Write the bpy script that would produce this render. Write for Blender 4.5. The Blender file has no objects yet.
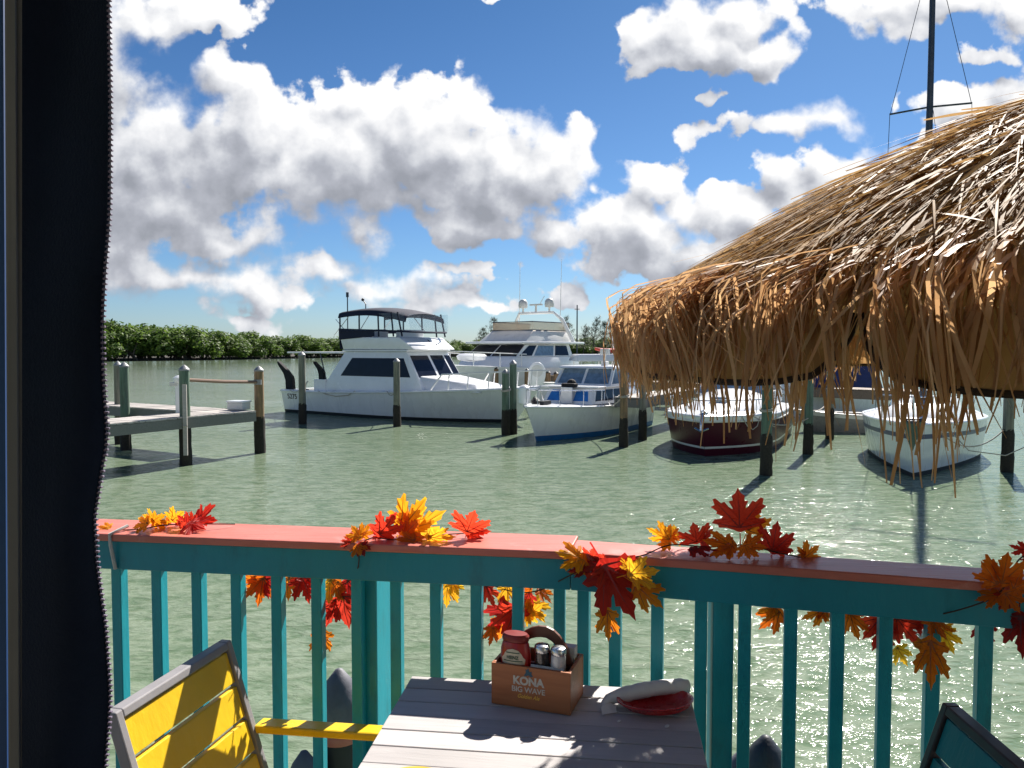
import bpy, bmesh, math, random
from mathutils import Vector, Matrix
random.seed(7)
R = math.radians
S = bpy.context.scene
COL = S.collection

# ------------------------------------------------------------------ camera
F, CAMZ, DECK = 770.0, 2.9, 1.3
PITCH = math.atan(35 / F)
cam_data = bpy.data.cameras.new('camera')
cam = bpy.data.objects.new('camera', cam_data)
COL.objects.link(cam)
cam.location = (0, 0, CAMZ)
cam.rotation_euler = (R(90) - PITCH, 0, 0)
cam_data.sensor_fit = 'HORIZONTAL'
cam_data.sensor_width = 36.0
cam_data.lens = 36.0 * F / 1024.0
cam_data.clip_start = 0.02
cam_data.clip_end = 20000
S.camera = cam

# ------------------------------------------------------------------ light
SUN_AZ, SUN_EL = R(28), R(42)          # azimuth clockwise from +Y
sun_data = bpy.data.lights.new('sun', 'SUN')
sun_data.energy = 4.35
sun_data.angle = R(0.53)
sun_data.color = (1.0, 0.94, 0.86)
sun = bpy.data.objects.new('sun', sun_data)
COL.objects.link(sun)
SUNV = Vector((math.sin(SUN_AZ) * math.cos(SUN_EL), math.cos(SUN_AZ) * math.cos(SUN_EL), math.sin(SUN_EL)))
sun.rotation_euler = SUNV.to_track_quat('Z', 'Y').to_euler()
sun.location = SUNV * 50

S.view_settings.view_transform = 'Standard'
S.view_settings.look = 'None'
S.view_settings.gamma = 1
S.view_settings.exposure = 1.27
S.cycles.use_denoising = True
S.cycles.max_bounces = 8
S.cycles.diffuse_bounces = 3
S.cycles.glossy_bounces = 4
S.cycles.transmission_bounces = 6
S.cycles.transparent_max_bounces = 16
S.cycles.sample_clamp_indirect = 6
S.cycles.caustics_reflective = False
S.cycles.caustics_refractive = False


def ray(px, py):
    u = (px - 512) / F
    v = (384 - py) / F
    return Vector((u, math.cos(PITCH) + v * math.sin(PITCH), -math.sin(PITCH) + v * math.cos(PITCH)))


CAM = Vector((0, 0, CAMZ))


def atz(px, py, z):
    d = ray(px, py)
    return CAM + d * ((z - CAMZ) / d.z)


def aty(px, py, y):
    d = ray(px, py)
    return CAM + d * (y / d.y)


# ------------------------------------------------------------------ node helpers
class NT:
    def __init__(self, tree):
        self.t = tree
        self.n = tree.nodes
        self.l = tree.links

    def new(self, kind, **kw):
        nd = self.n.new(kind)
        for k, v in kw.items():
            setattr(nd, k, v)
        return nd

    def inp(self, sock, val):
        if val is None:
            return
        if isinstance(val, bpy.types.NodeSocket):
            self.l.new(val, sock)
        else:
            if isinstance(val, (tuple, list)) and len(val) == 3 and sock.type == 'RGBA':
                val = (*val, 1)
            sock.default_value = val

    def math(self, op, a, b=None, c=None, clamp=False):
        nd = self.new('ShaderNodeMath', operation=op, use_clamp=clamp)
        self.inp(nd.inputs[0], a)
        self.inp(nd.inputs[1], b)
        self.inp(nd.inputs[2], c)
        return nd.outputs[0]

    def vec(self, op, a, b=None, out=0, scale=None):
        nd = self.new('ShaderNodeVectorMath', operation=op)
        self.inp(nd.inputs[0], a)
        self.inp(nd.inputs[1], b)
        if scale is not None:
            self.inp(nd.inputs['Scale'], scale)
        return nd.outputs['Value' if out == 'v' else 0]

    def noise(self, vec=None, scale=5, detail=4, rough=0.5, dist=0.0, out='Fac', **kw):
        nd = self.new('ShaderNodeTexNoise', **kw)
        if vec is not None:
            self.l.new(vec, nd.inputs['Vector'])
        nd.inputs['Scale'].default_value = scale
        nd.inputs['Detail'].default_value = detail
        nd.inputs['Roughness'].default_value = rough
        nd.inputs['Distortion'].default_value = dist
        return nd.outputs[out]

    def ramp(self, fac, stops, interp='LINEAR'):
        nd = self.new('ShaderNodeValToRGB')
        cr = nd.color_ramp
        cr.interpolation = interp
        while len(cr.elements) < len(stops):
            cr.elements.new(0.5)
        for e, (p, c) in zip(cr.elements, stops):
            e.position = p
            e.color = (*c, 1) if len(c) == 3 else c
        self.l.new(fac, nd.inputs[0])
        return nd.outputs[0]

    def mix(self, fac, a, b, blend='MIX'):
        nd = self.new('ShaderNodeMix', data_type='RGBA', blend_type=blend)
        self.inp(nd.inputs[0], fac)
        self.inp(nd.inputs[6], a)
        self.inp(nd.inputs[7], b)
        return nd.outputs[2]

    def smooth(self, x, lo, hi):
        nd = self.new('ShaderNodeMapRange', interpolation_type='SMOOTHSTEP')
        self.inp(nd.inputs[0], x)
        nd.inputs[1].default_value = lo
        nd.inputs[2].default_value = hi
        return nd.outputs[0]

    def mapping(self, vec, scale=(1, 1, 1), rot=(0, 0, 0), loc=(0, 0, 0)):
        nd = self.new('ShaderNodeMapping')
        self.l.new(vec, nd.inputs[0])
        nd.inputs[1].default_value = loc
        nd.inputs[2].default_value = rot
        nd.inputs[3].default_value = scale
        return nd.outputs[0]


# ------------------------------------------------------------------ sky
CLOUDS = [  # photo-pixel centre, radii, weight: cloud banks by direction
    (150, 150, 75, 75, 1), (215, 160, 80, 62, 1), (255, 120, 60, 55, 1), (215, 85, 30, 40, .7), (345, 165, 100, 70, 1),
    (430, 140, 90, 72, 1.1), (350, 90, 45, 30, .8), (500, 180, 80, 52, 1), (550, 158, 50, 48, 1), (470, 225, 90, 22, .8),
    (115, 65, 52, 80, 1), (90, 180, 70, 90, 1),
    (150, 8, 60, 26, .9), (215, 10, 55, 22, .7), (60, 20, 80, 50, .9),
    (150, 215, 120, 40, .9), (235, 238, 60, 22, .8), (190, 272, 120, 24, .8), (245, 282, 60, 18, .7), (100, 240, 60, 40, .9),
    (362, 238, 20, 26, .8), (395, 286, 80, 18, .7), (446, 240, 38, 20, .8), (330, 268, 52, 13, .7), (460, 274, 45, 7, .55),
    (430, 300, 75, 14, .7), (480, 302, 40, 9, .6), (240, 315, 60, 10, .45),
    (700, 30, 75, 45, 1), (655, 28, 34, 32, .8), (760, 46, 48, 24, .8), (735, 8, 70, 25, .8),
    (940, 4, 125, 26, .9), (880, 12, 60, 22, .8), (1010, 10, 50, 30, .8),
    (814, 118, 42, 26, .62), (775, 131, 32, 14, .42), (738, 128, 34, 14, .44), (699, 131, 28, 12, .40), (712, 98, 12, 9, .42),
    (640, 235, 90, 55, 1), (592, 230, 50, 36, .9), (560, 235, 40, 28, .8), (652, 175, 42, 26, .8), (720, 215, 65, 34, .9),
    (785, 190, 48, 28, .8), (690, 255, 90, 30, .8), (860, 180, 60, 30, .7), (592, 188, 10, 10, .6), (565, 292, 30, 8, .5),
    (975, 110, 48, 24, .8), (905, 142, 42, 12, .7), (1010, 95, 40, 20, .8), (905, 100, 8, 9, .6),
    (498, 6, 9, 8, .7), (545, -40, 60, 25, .8), (990, 60, 40, 10, .5),
    (300, -190, 320, 90, .9), (900, -260, 260, 90, .9), (1250, 60, 180, 90, .9), (-200, 100, 200, 140, .9), (1400, -80, 200, 120, .8),
]


def build_world():
    w = bpy.data.worlds.new('World')
    S.world = w
    w.use_nodes = True
    # cloud density group
    g = bpy.data.node_groups.new('cloud_density', 'ShaderNodeTree')
    g.interface.new_socket('P', in_out='INPUT', socket_type='NodeSocketVector')
    g.interface.new_socket('D', in_out='OUTPUT', socket_type='NodeSocketFloat')
    g.interface.new_socket('Body', in_out='OUTPUT', socket_type='NodeSocketFloat')
    k = NT(g)
    gi = k.new('NodeGroupInput')
    go = k.new('NodeGroupOutput')
    P = gi.outputs['P']
    w1 = k.vec('SUBTRACT', k.noise(P, 9, 2, .5, out='Color'), (0.5, 0.5, 0.5))
    w2 = k.vec('SUBTRACT', k.noise(P, 30, 3, .55, out='Color'), (0.5, 0.5, 0.5))
    Q = k.vec('ADD', P, k.vec('MULTIPLY', w1, (0.12, 0.10, 0)))
    Q = k.vec('ADD', Q, k.vec('MULTIPLY', w2, (0.035, 0.03, 0)))
    m = None
    for (cx, cy, rx, ry, wt) in CLOUDS:
        d = ray(cx, cy)
        c = (d.x / d.y, d.z / d.y, 0)
        q = k.vec('MULTIPLY', k.vec('SUBTRACT', Q, c), (F / (rx * 1.12), F / (ry * 1.12), 0))
        b = k.math('MULTIPLY', k.math('SUBTRACT', 1.0, k.vec('LENGTH', q, out='v')), wt)
        m = b if m is None else k.math('SMOOTH_MAX', m, b, 0.15)
    det = k.math('SUBTRACT', k.noise(P, 26, 6, .54), 0.5)
    vor = k.new('ShaderNodeTexVoronoi', feature='SMOOTH_F1')
    k.l.new(Q, vor.inputs['Vector'])
    vor.inputs['Scale'].default_value = 26
    vor.inputs['Smoothness'].default_value = 0.35
    bil = k.math('SUBTRACT', 0.42, vor.outputs['Distance'])
    D = k.math('ADD', m, k.math('ADD', k.math('MULTIPLY', det, 1.10), k.math('MULTIPLY', bil, 0.45)))
    k.l.new(D, go.inputs['D'])
    k.l.new(m, go.inputs['Body'])

    t = NT(w.node_tree)
    t.n.clear()
    tc = t.new('ShaderNodeTexCoord')
    sep = t.new('ShaderNodeSeparateXYZ')
    t.l.new(tc.outputs['Generated'], sep.inputs[0])
    ay = t.math('MAXIMUM', t.math('ABSOLUTE', sep.outputs[1]), 0.06)
    cmb = t.new('ShaderNodeCombineXYZ')
    t.l.new(t.math('DIVIDE', sep.outputs[0], ay), cmb.inputs[0])
    t.l.new(t.math('DIVIDE', sep.outputs[2], ay), cmb.inputs[1])
    P0 = cmb.outputs[0]

    def dens(p):
        nd = t.new('ShaderNodeGroup')
        nd.node_tree = g
        t.l.new(p, nd.inputs[0])
        return nd.outputs['D'], nd.outputs['Body']

    D0, B0 = dens(P0)
    D1, B1 = dens(t.vec('ADD', P0, (0.012, 0.024, 0)))
    D2, B2 = dens(t.vec('ADD', P0, (0.030, 0.085, 0)))
    # crisp heads, wispy skirts
    wid = t.math('ADD', 0.15, t.math('MULTIPLY', t.smooth(t.noise(P0, 5, 3, .6), .42, .68), 0.55))
    al = t.math('DIVIDE', D0, wid, clamp=True)
    alpha = t.math('MULTIPLY', t.math('MULTIPLY', al, al), t.math('SUBTRACT', 3.0, t.math('MULTIPLY', al, 2.0)))

    def blend(d, b, f):
        return t.math('MAXIMUM', t.math('ADD', t.math('MULTIPLY', d, f), t.math('MULTIPLY', b, 1 - f)), 0.0)
    # light falls in from the sun side: what lies between a puff and the sun dims it
    tau = t.math('ADD', t.math('MULTIPLY', blend(D1, B1, .45), 0.62), t.math('MULTIPLY', blend(D2, B2, .25), 1.25))
    lum = t.math('POWER', 2.718, t.math('MULTIPLY', tau, -1.0))
    relief = t.math('MULTIPLY', t.math('SUBTRACT', D0, D1), 0.55)
    lum = t.math('ADD', t.math('MULTIPLY', lum, 1.0), relief, clamp=True)
    ccol = t.ramp(lum, [(0.0, (0.34, 0.36, 0.41)), (0.30, (0.47, 0.49, 0.55)), (0.52, (0.66, 0.68, 0.73)), (0.76, (0.86, 0.87, 0.90)), (1.0, (1.05, 1.05, 1.05))])
    sky = t.new('ShaderNodeTexSky', sky_type='NISHITA')
    sky.sun_disc = False
    sky.sun_elevation = SUN_EL
    sky.sun_rotation = SUN_AZ
    sky.altitude = 0
    sky.air_density = 1.0
    sky.dust_density = 0.35
    sky.ozone_density = 2.5
    tintc = t.ramp(sep.outputs[2], [(0.0, (0.54, 0.68, 0.90)), (0.12, (0.42, 0.61, 0.84)), (0.45, (0.255, 0.46, 0.665))])
    skyc = t.mix(1.0, sky.outputs[0], tintc, 'MULTIPLY')
    b1 = t.new('ShaderNodeBackground')
    t.l.new(skyc, b1.inputs[0])
    b1.inputs[1].default_value = 0.05
    b2 = t.new('ShaderNodeBackground')
    t.l.new(ccol, b2.inputs[0])
    b2.inputs[1].default_value = 0.415
    mx = t.new('ShaderNodeMixShader')
    up = t.smooth(sep.outputs[2], -0.01, 0.03)
    t.l.new(t.math('MULTIPLY', alpha, up), mx.inputs[0])
    t.l.new(b1.outputs[0], mx.inputs[1])
    t.l.new(b2.outputs[0], mx.inputs[2])
    out = t.new('ShaderNodeOutputWorld')
    t.l.new(mx.outputs[0], out.inputs[0])
    w.cycles.sampling_method = 'MANUAL'
    w.cycles.sample_map_resolution = 512


build_world()


# ------------------------------------------------------------------ materials
def material(name):
    m = bpy.data.materials.new(name)
    m.use_nodes = True
    t = NT(m.node_tree)
    t.n.clear()
    out = t.new('ShaderNodeOutputMaterial')
    b = t.new('ShaderNodeBsdfPrincipled')
    t.l.new(b.outputs[0], out.inputs[0])
    return m, t, b, out


def simple(name, col, rough=0.5, var=0.15, scale=8, bump=0.0, bscale=60, metal=0.0, coat=0.0, stretch=(1, 1, 1), spec=0.5, dirt=None, dirt_amt=0.3):
    """painted or plain surface with soft colour variation, optional dirt patches and fine bump"""
    m, t, b, out = material(name)
    tc = t.new('ShaderNodeTexCoord')
    v = t.mapping(tc.outputs['Object'], stretch)
    n = t.noise(v, scale, 5, .6)
    lo = tuple(c * (1 - var) for c in col)
    hi = tuple(min(1, c * (1 + var)) for c in col)
    c = t.ramp(n, [(0.3, lo), (0.7, hi)])
    if dirt:
        n2 = t.noise(v, scale * 2.3, 8, .7)
        c = t.mix(t.math('MULTIPLY', t.smooth(n2, .52, .72), dirt_amt), c, dirt)
    t.l.new(c, b.inputs['Base Color'])
    rn = t.noise(v, scale * 3, 3)
    t.l.new(t.math('ADD', rough - 0.08, t.math('MULTIPLY', rn, 0.16)), b.inputs['Roughness'])
    b.inputs['Metallic'].default_value = metal
    b.inputs['Coat Weight'].default_value = coat
    b.inputs['Specular IOR Level'].default_value = spec
    if bump:
        bp = t.new('ShaderNodeBump')
        bp.inputs['Strength'].default_value = bump
        bp.inputs['Distance'].default_value = 0.01
        t.l.new(t.noise(v, bscale, 5, .6), bp.inputs['Height'])
        t.l.new(bp.outputs[0], b.inputs['Normal'])
    return m


def wood(name, dark, light, axis=0, scale=6, rough=0.75, bump=0.35, stretch=14, rot=0.0, stain=None):
    m, t, b, out = material(name)
    tc = t.new('ShaderNodeTexCoord')
    sc = [stretch, stretch, stretch]
    sc[axis] = 1
    v = t.mapping(t.mapping(tc.outputs['Object'], rot=(0, 0, rot)), tuple(sc))
    n = t.noise(v, scale, 6, .65, .6)
    c = t.ramp(n, [(0.25, dark), (0.75, light)])
    big = t.noise(tc.outputs['Object'], 3, 3)
    c = t.mix(t.smooth(big, .35, .75), c, tuple(x * .72 for x in light), 'MIX')
    geo = t.new('ShaderNodeNewGeometry')
    pi_ = t.math('ADD', 0.78, t.math('MULTIPLY', geo.outputs['Random Per Island'], 0.44))
    cc = t.new('ShaderNodeCombineColor')
    for i in range(3):
        t.l.new(pi_, cc.inputs[i])
    c = t.mix(1.0, c, cc.outputs[0], 'MULTIPLY')
    if stain:
        c = t.mix(t.math('MULTIPLY', t.smooth(t.noise(tc.outputs['Object'], 9, 6, .7), .55, .75), .6), c, stain)
    t.l.new(c, b.inputs['Base Color'])
    b.inputs['Roughness'].default_value = rough
    bp = t.new('ShaderNodeBump')
    bp.inputs['Strength'].default_value = bump
    bp.inputs['Distance'].default_value = 0.004
    t.l.new(n, bp.inputs['Height'])
    t.l.new(bp.outputs[0], b.inputs['Normal'])
    return m


def thin_leafy(name, dark, light, trans=0.4, rough=0.45, island=True, scale=40, spec=0.5):
    """thin strip or leaf: lets some of the sun through"""
    m, t, b, out = material(name)
    geo = t.new('ShaderNodeNewGeometry')
    tc = t.new('ShaderNodeTexCoord')
    n = t.noise(tc.outputs['Object'], scale, 4, .6)
    oi = t.new('ShaderNodeObjectInfo')
    f = t.math('ADD', t.math('MULTIPLY', geo.outputs['Random Per Island'], .75), t.math('MULTIPLY', n, .35)) if island else t.math('ADD', t.math('MULTIPLY', n, .6), t.math('SUBTRACT', t.math('MULTIPLY', oi.outputs['Random'], .9), .2))
    c = t.ramp(f, [(0.12, dark), (0.9, light)])
    t.l.new(c, b.inputs['Base Color'])
    b.inputs['Roughness'].default_value = rough
    b.inputs['Specular IOR Level'].default_value = spec
    tr = t.new('ShaderNodeBsdfTranslucent')
    t.l.new(c, tr.inputs[0])
    mx = t.new('ShaderNodeMixShader')
    mx.inputs[0].default_value = trans
    t.l.new(b.outputs[0], mx.inputs[1])
    t.l.new(tr.outputs[0], mx.inputs[2])
    t.l.new(mx.outputs[0], out.inputs[0])
    return m


def clear_pane(name, tint=(0.9, 0.95, 1.0), opacity=0.25, rough=0.05, col=(0.5, 0.55, 0.6)):
    m, t, b, out = material(name)
    b.inputs['Base Color'].default_value = (*col, 1)
    b.inputs['Roughness'].default_value = rough
    tr = t.new('ShaderNodeBsdfTransparent')
    tr.inputs[0].default_value = (*tint, 1)
    mx = t.new('ShaderNodeMixShader')
    mx.inputs[0].default_value = opacity
    t.l.new(tr.outputs[0], mx.inputs[1])
    t.l.new(b.outputs[0], mx.inputs[2])
    t.l.new(mx.outputs[0], out.inputs[0])
    return m


def pile_mat(name, upper, dark_top=0.5):
    m, t, b, out = material(name)
    tc = t.new('ShaderNodeTexCoord')
    v = t.mapping(tc.outputs['Object'], (22, 22, 1.6))
    n = t.noise(v, 1.0, 6, .65)
    c = t.ramp(n, [(0.3, tuple(x * .55 for x in upper)), (0.7, tuple(min(1, x * 1.25) for x in upper))])
    st = t.noise(tc.outputs['Object'], 3.5, 6, .7)
    c = t.mix(t.math('MULTIPLY', t.smooth(st, .5, .7), .55), c, (0.10, 0.09, 0.075))
    t.l.new(c, b.inputs['Base Color'])
    b.inputs['Roughness'].default_value = 0.8
    bp = t.new('ShaderNodeBump')
    bp.inputs['Strength'].default_value = .6
    bp.inputs['Distance'].default_value = 0.02
    t.l.new(n, bp.inputs['Height'])
    t.l.new(bp.outputs[0], b.inputs['Normal'])
    return m


M = {}
M['gelcoat'] = simple('white_gelcoat', (0.78, 0.79, 0.80), .25, .04, 1.2, coat=.3, dirt=(0.5, .47, .4), dirt_amt=.18)
M['hull_white'] = simple('hull_white', (0.72, 0.74, 0.77), .28, .05, .8, coat=.3, dirt=(.42, .38, .3), dirt_amt=.22, stretch=(1, 1, .3))
M['offwhite'] = simple('offwhite_gelcoat', (0.62, 0.62, 0.60), .4, .08, 2, dirt=(.35, .32, .27), dirt_amt=.3)
M['bottom_black'] = simple('dark_bottom_paint', (0.015, 0.018, 0.022), .55, .3, 3)
M['bottom_blue'] = simple('blue_bottom_paint', (0.015, 0.14, 0.36), .5, .2, 3, dirt=(.05, .07, .06), dirt_amt=.5)
M['maroon'] = simple('maroon_hull', (0.060, 0.008, 0.019), .30, .15, 1.5, coat=.0, spec=.16)
M['navy'] = simple('navy_canvas', (0.008, 0.012, 0.035), .85, .3, 20, bump=.2, bscale=300)
M['blue_canvas'] = simple('blue_canvas', (0.012, 0.020, 0.115), .8, .3, 6, bump=.3, bscale=30)
M['glass'] = simple('dark_window_glass', (0.006, 0.009, 0.022), .16, .2, 3, spec=.22)
M['glass_blue'] = simple('blue_window_cover', (0.03, 0.17, 0.50), .25, .2, 3)
M['glass_sky'] = simple('pale_window_glass', (0.13, 0.20, 0.28), .08, .3, 5, spec=.8)
M['vinyl'] = clear_pane('clear_vinyl', (0.92, .95, .97), .14, .12, (.5, .55, .6))
M['vinyl_tan'] = clear_pane('tan_windscreen', (0.9, .8, .68), .6, .3, (.52, .42, .32))
M['chrome'] = simple('stainless_tube', (0.55, 0.56, 0.58), .25, .1, 6, metal=1.0)
M['white_tube'] = simple('white_painted_tube', (0.75, 0.75, 0.74), .4, .06, 6)
M['black'] = simple('black_plastic', (0.010, 0.010, 0.012), .55, .3, 8)
M['black_canvas'] = simple('black_canvas', (0.006, 0.006, 0.008), .85, .3, 8)
M['dark_alu'] = simple('dark_mast_metal', (0.05, 0.06, 0.08), .45, .2, 4, metal=.5)
M['stripe_blue'] = simple('navy_stripe', (0.02, 0.04, 0.13), .35, .2, 4)
M['stripe_white'] = simple('white_stripe', (0.68, 0.66, 0.62), .35, .1, 4)
M['rope'] = simple('rope', (0.42, 0.38, 0.33), .9, .3, 60, bump=.5, bscale=200)
M['red_orange'] = simple('red_orange_plastic', (0.62, 0.07, 0.035), .45, .15, 5)
M['pile_green'] = pile_mat('green_treated_pile', (0.110, 0.170, 0.120))
M['pile_brown'] = pile_mat('brown_pile', (0.26, 0.165, 0.085))
M['pile_grey'] = pile_mat('grey_green_pile', (0.20, 0.20, 0.155))
M['barnacle'] = simple('barnacled_pile_foot', (0.022, 0.018, 0.014), .9, .5, 22, bump=1.0, bscale=45, dirt=(.13, .11, .09), dirt_amt=.45)
M['cap_metal'] = simple('pile_cap_metal', (0.24, 0.245, 0.25), .5, .2, 14)
M['dock_wood'] = wood('dock_wood', (0.27, 0.25, 0.225), (0.52, 0.48, 0.45), 0, 4, stretch=8)
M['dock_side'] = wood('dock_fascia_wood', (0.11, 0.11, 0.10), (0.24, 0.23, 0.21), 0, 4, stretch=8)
M['boardwalk'] = wood('boardwalk_wood', (0.12, 0.085, 0.06), (0.26, 0.19, 0.14), 0, 4, stretch=8)
M['pole_wood'] = wood('pole_wood', (0.13, 0.07, 0.05), (0.27, 0.17, 0.12), 0, 4, stretch=8)


# ------------------------------------------------------------------ mesh builder
class MB:
    def __init__(self):
        self.v = []
        self.f = []

    def add(self, verts, faces):
        o = len(self.v)
        self.v += [Vector(p) for p in verts]
        self.f += [tuple(i + o for i in f) for f in faces]
        return self

    def box(self, c, s, rz=0.0, m=None):
        hx, hy, hz = s[0] / 2, s[1] / 2, s[2] / 2
        vs = [Vector((x, y, z)) for x in (-hx, hx) for y in (-hy, hy) for z in (-hz, hz)]
        if rz:
            rot = Matrix.Rotation(rz, 3, 'Z')
            vs = [rot @ p for p in vs]
        if m is not None:
            vs = [m @ p for p in vs]
        vs = [p + Vector(c) for p in vs]
        return self.add(vs, [(0, 1, 3, 2), (4, 6, 7, 5), (0, 4, 5, 1), (2, 3, 7, 6), (0, 2, 6, 4), (1, 5, 7, 3)])

    def hexa(self, b4, t4):
        """solid between a lower and an upper quad"""
        return self.add(list(b4) + list(t4), [(3, 2, 1, 0), (4, 5, 6, 7), (0, 1, 5, 4), (1, 2, 6, 5), (2, 3, 7, 6), (3, 0, 4, 7)])

    def beam(self, a, b, w, h, up=(0, 0, 1)):
        a, b = Vector(a), Vector(b)
        d = (b - a).normalized()
        s = d.cross(Vector(up))
        if s.length < 1e-5:
            s = d.cross(Vector((1, 0, 0)))
        s.normalize()
        u = s.cross(d).normalized()
        q = [s * -w / 2 + u * -h / 2, s * w / 2 + u * -h / 2, s * w / 2 + u * h / 2, s * -w / 2 + u * h / 2]
        return self.hexa([a + p for p in q], [b + p for p in q])

    def tube(self, pts, r, n=8, cap=True):
        pts = [Vector(p) for p in pts]
        rs = r if isinstance(r, (list, tuple)) else [r] * len(pts)
        vs, fs = [], []
        prev = None
        for i, p in enumerate(pts):
            d = (pts[min(i + 1, len(pts) - 1)] - pts[max(i - 1, 0)]).normalized()
            if prev is None:
                ref = Vector((0, 0, 1)) if abs(d.z) < .9 else Vector((1, 0, 0))
                s = d.cross(ref).normalized()
            else:
                s = (prev - d * prev.dot(d)).normalized()
            prev = s
            u = d.cross(s)
            for k in range(n):
                a = 2 * math.pi * k / n
                vs.append(p + (s * math.cos(a) + u * math.sin(a)) * rs[i])
        for i in range(len(pts) - 1):
            for k in range(n):
                k2 = (k + 1) % n
                fs.append((i * n + k, i * n + k2, (i + 1) * n + k2, (i + 1) * n + k))
        if cap:
            fs.append(tuple(range(n - 1, -1, -1)))
            fs.append(tuple(range((len(pts) - 1) * n, len(pts) * n)))
        return self.add(vs, fs)

    def lathe(self, prof, c=(0, 0, 0), n=20, sx=1.0, sy=1.0, rz=0.0):
        """profile of (radius, z) turned about the vertical"""
        vs, fs = [], []
        cr, sr = math.cos(rz), math.sin(rz)
        for (r, z) in prof:
            for k in range(n):
                a = 2 * math.pi * k / n
                x, y = r * math.cos(a) * sx, r * math.sin(a) * sy
                vs.append((c[0] + x * cr - y * sr, c[1] + x * sr + y * cr, c[2] + z))
        for i in range(len(prof) - 1):
            for k in range(n):
                k2 = (k + 1) % n
                fs.append((i * n + k, i * n + k2, (i + 1) * n + k2, (i + 1) * n + k))
        fs.append(tuple(range(n - 1, -1, -1)))
        fs.append(tuple(range((len(prof) - 1) * n, len(prof) * n)))
        return self.add(vs, fs)

    def prism(self, poly, ext):
        """flat polygon (3-D points) pushed along ext"""
        n = len(poly)
        a = [Vector(p) for p in poly]
        e = Vector(ext)
        fs = [tuple(range(n)), tuple(range(2 * n - 1, n - 1, -1))]
        for i in range(n):
            j = (i + 1) % n
            fs.append((i, i + n, j + n, j))
        return self.add(a + [p + e for p in a], fs)

    def grid(self, rows, close_u=False):
        nu = len(rows[0])
        vs = [p for r in rows for p in r]
        fs = []
        for i in range(len(rows) - 1):
            for k in range(nu if close_u else nu - 1):
                k2 = (k + 1) % nu
                fs.append((i * nu + k, i * nu + k2, (i + 1) * nu + k2, (i + 1) * nu + k))
        return self.add(vs, fs)

    def pane(self, quad, uv, off=0.006, thick=0.0):
        """a pane set on a bilinear quad (a,b,c,d) at four uv corners, off the face"""
        a, b, c, d = [Vector(p) for p in quad]
        nrm = (b - a).cross(d - a).normalized()

        def at(u, v):
            return a * (1 - u) * (1 - v) + b * u * (1 - v) + c * u * v + d * (1 - u) * v
        pts = [at(u, v) + nrm * off for (u, v) in uv]
        back = [p - nrm * (off * 2 + thick) for p in pts]
        n = len(pts)
        fs = [tuple(range(n))]
        for i in range(n):
            j = (i + 1) % n
            fs.append((j, i, i + n, j + n))
        return self.add(pts + back, fs)

    def build(self, name, mat, parent=None, smooth=False, bevel=0.0, world=True, flip=True):
        """one mesh object; coordinates are world ones unless the parent is not placed yet"""
        me = bpy.data.meshes.new(name)
        off = Vector((0, 0, 0))
        if parent is not None and world:
            q = parent
            mw = Matrix.Identity(4)
            while q is not None:
                mw = (Matrix.Translation(q.location) @ Matrix.Rotation(q.rotation_euler.z, 4, 'Z')) @ mw
                q = q.parent
            inv = mw.inverted()
            vs = [inv @ p for p in self.v]
        else:
            vs = self.v
        me.from_pydata([tuple(p) for p in vs], [], self.f)
        me.validate()
        if flip or bevel:
            bm = bmesh.new()
            bm.from_mesh(me)
            if flip:
                bmesh.ops.recalc_face_normals(bm, faces=bm.faces)
            if bevel:
                ed = [e for e in bm.edges if len(e.link_faces) == 2 and e.calc_face_angle(0) > .5]
                bmesh.ops.bevel(bm, geom=ed, offset=bevel, segments=2, profile=.5, affect='EDGES', clamp_overlap=True)
            bm.to_mesh(me)
            bm.free()
        if smooth:
            me.polygons.foreach_set('use_smooth', [True] * len(me.polygons))
            if smooth != 'all':
                me.set_sharp_from_angle(angle=R(38))
        me.materials.append(mat)
        o = bpy.data.objects.new(name, me)
        COL.objects.link(o)
        if parent is not None:
            o.parent = parent
        return o


def tag(o, label, cat, group=None, kind=None):
    o['label'] = label
    o['category'] = cat
    if group:
        o['group'] = group
    if kind:
        o['kind'] = kind
    return o


def thing(name, label, cat, loc=(0, 0, 0), rz=0.0, group=None):
    o = bpy.data.objects.new(name, None)
    o.empty_display_size = .2
    COL.objects.link(o)
    o.location = loc
    o.rotation_euler = (0, 0, rz)
    return tag(o, label, cat, group)


def text_mesh(body, size, name, mat, parent, origin, right, up, extrude=0.001, spacing=1.0, bold=0.0, shear=0.0, width=None):
    """lettering as flat raised mesh; origin is the centre of the words"""
    cu = bpy.data.curves.new(name, 'FONT')
    cu.body = body
    cu.size = size
    cu.extrude = extrude
    cu.offset = bold
    cu.shear = shear
    cu.space_character = spacing
    cu.align_x = 'CENTER'
    cu.align_y = 'CENTER'
    tmp = bpy.data.objects.new(name + '_src', cu)
    COL.objects.link(tmp)
    dg = bpy.context.evaluated_depsgraph_get()
    dg.update()
    me = bpy.data.meshes.new_from_object(tmp.evaluated_get(dg))
    bpy.data.objects.remove(tmp)
    right, up = Vector(right).normalized(), Vector(up).normalized()
    nrm = right.cross(up)
    xs = [v.co.x for v in me.vertices]
    k = (width / (max(xs) - min(xs))) if width else 1.0
    mb = MB()
    mb.add([Vector(origin) + right * v.co.x * k + up * v.co.y + nrm * v.co.z for v in me.vertices], [tuple(p.vertices) for p in me.polygons])
    bpy.data.meshes.remove(me)
    return mb.build(name, mat, parent, flip=False)


def structure(o):
    o['kind'] = 'structure'
    return o

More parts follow.
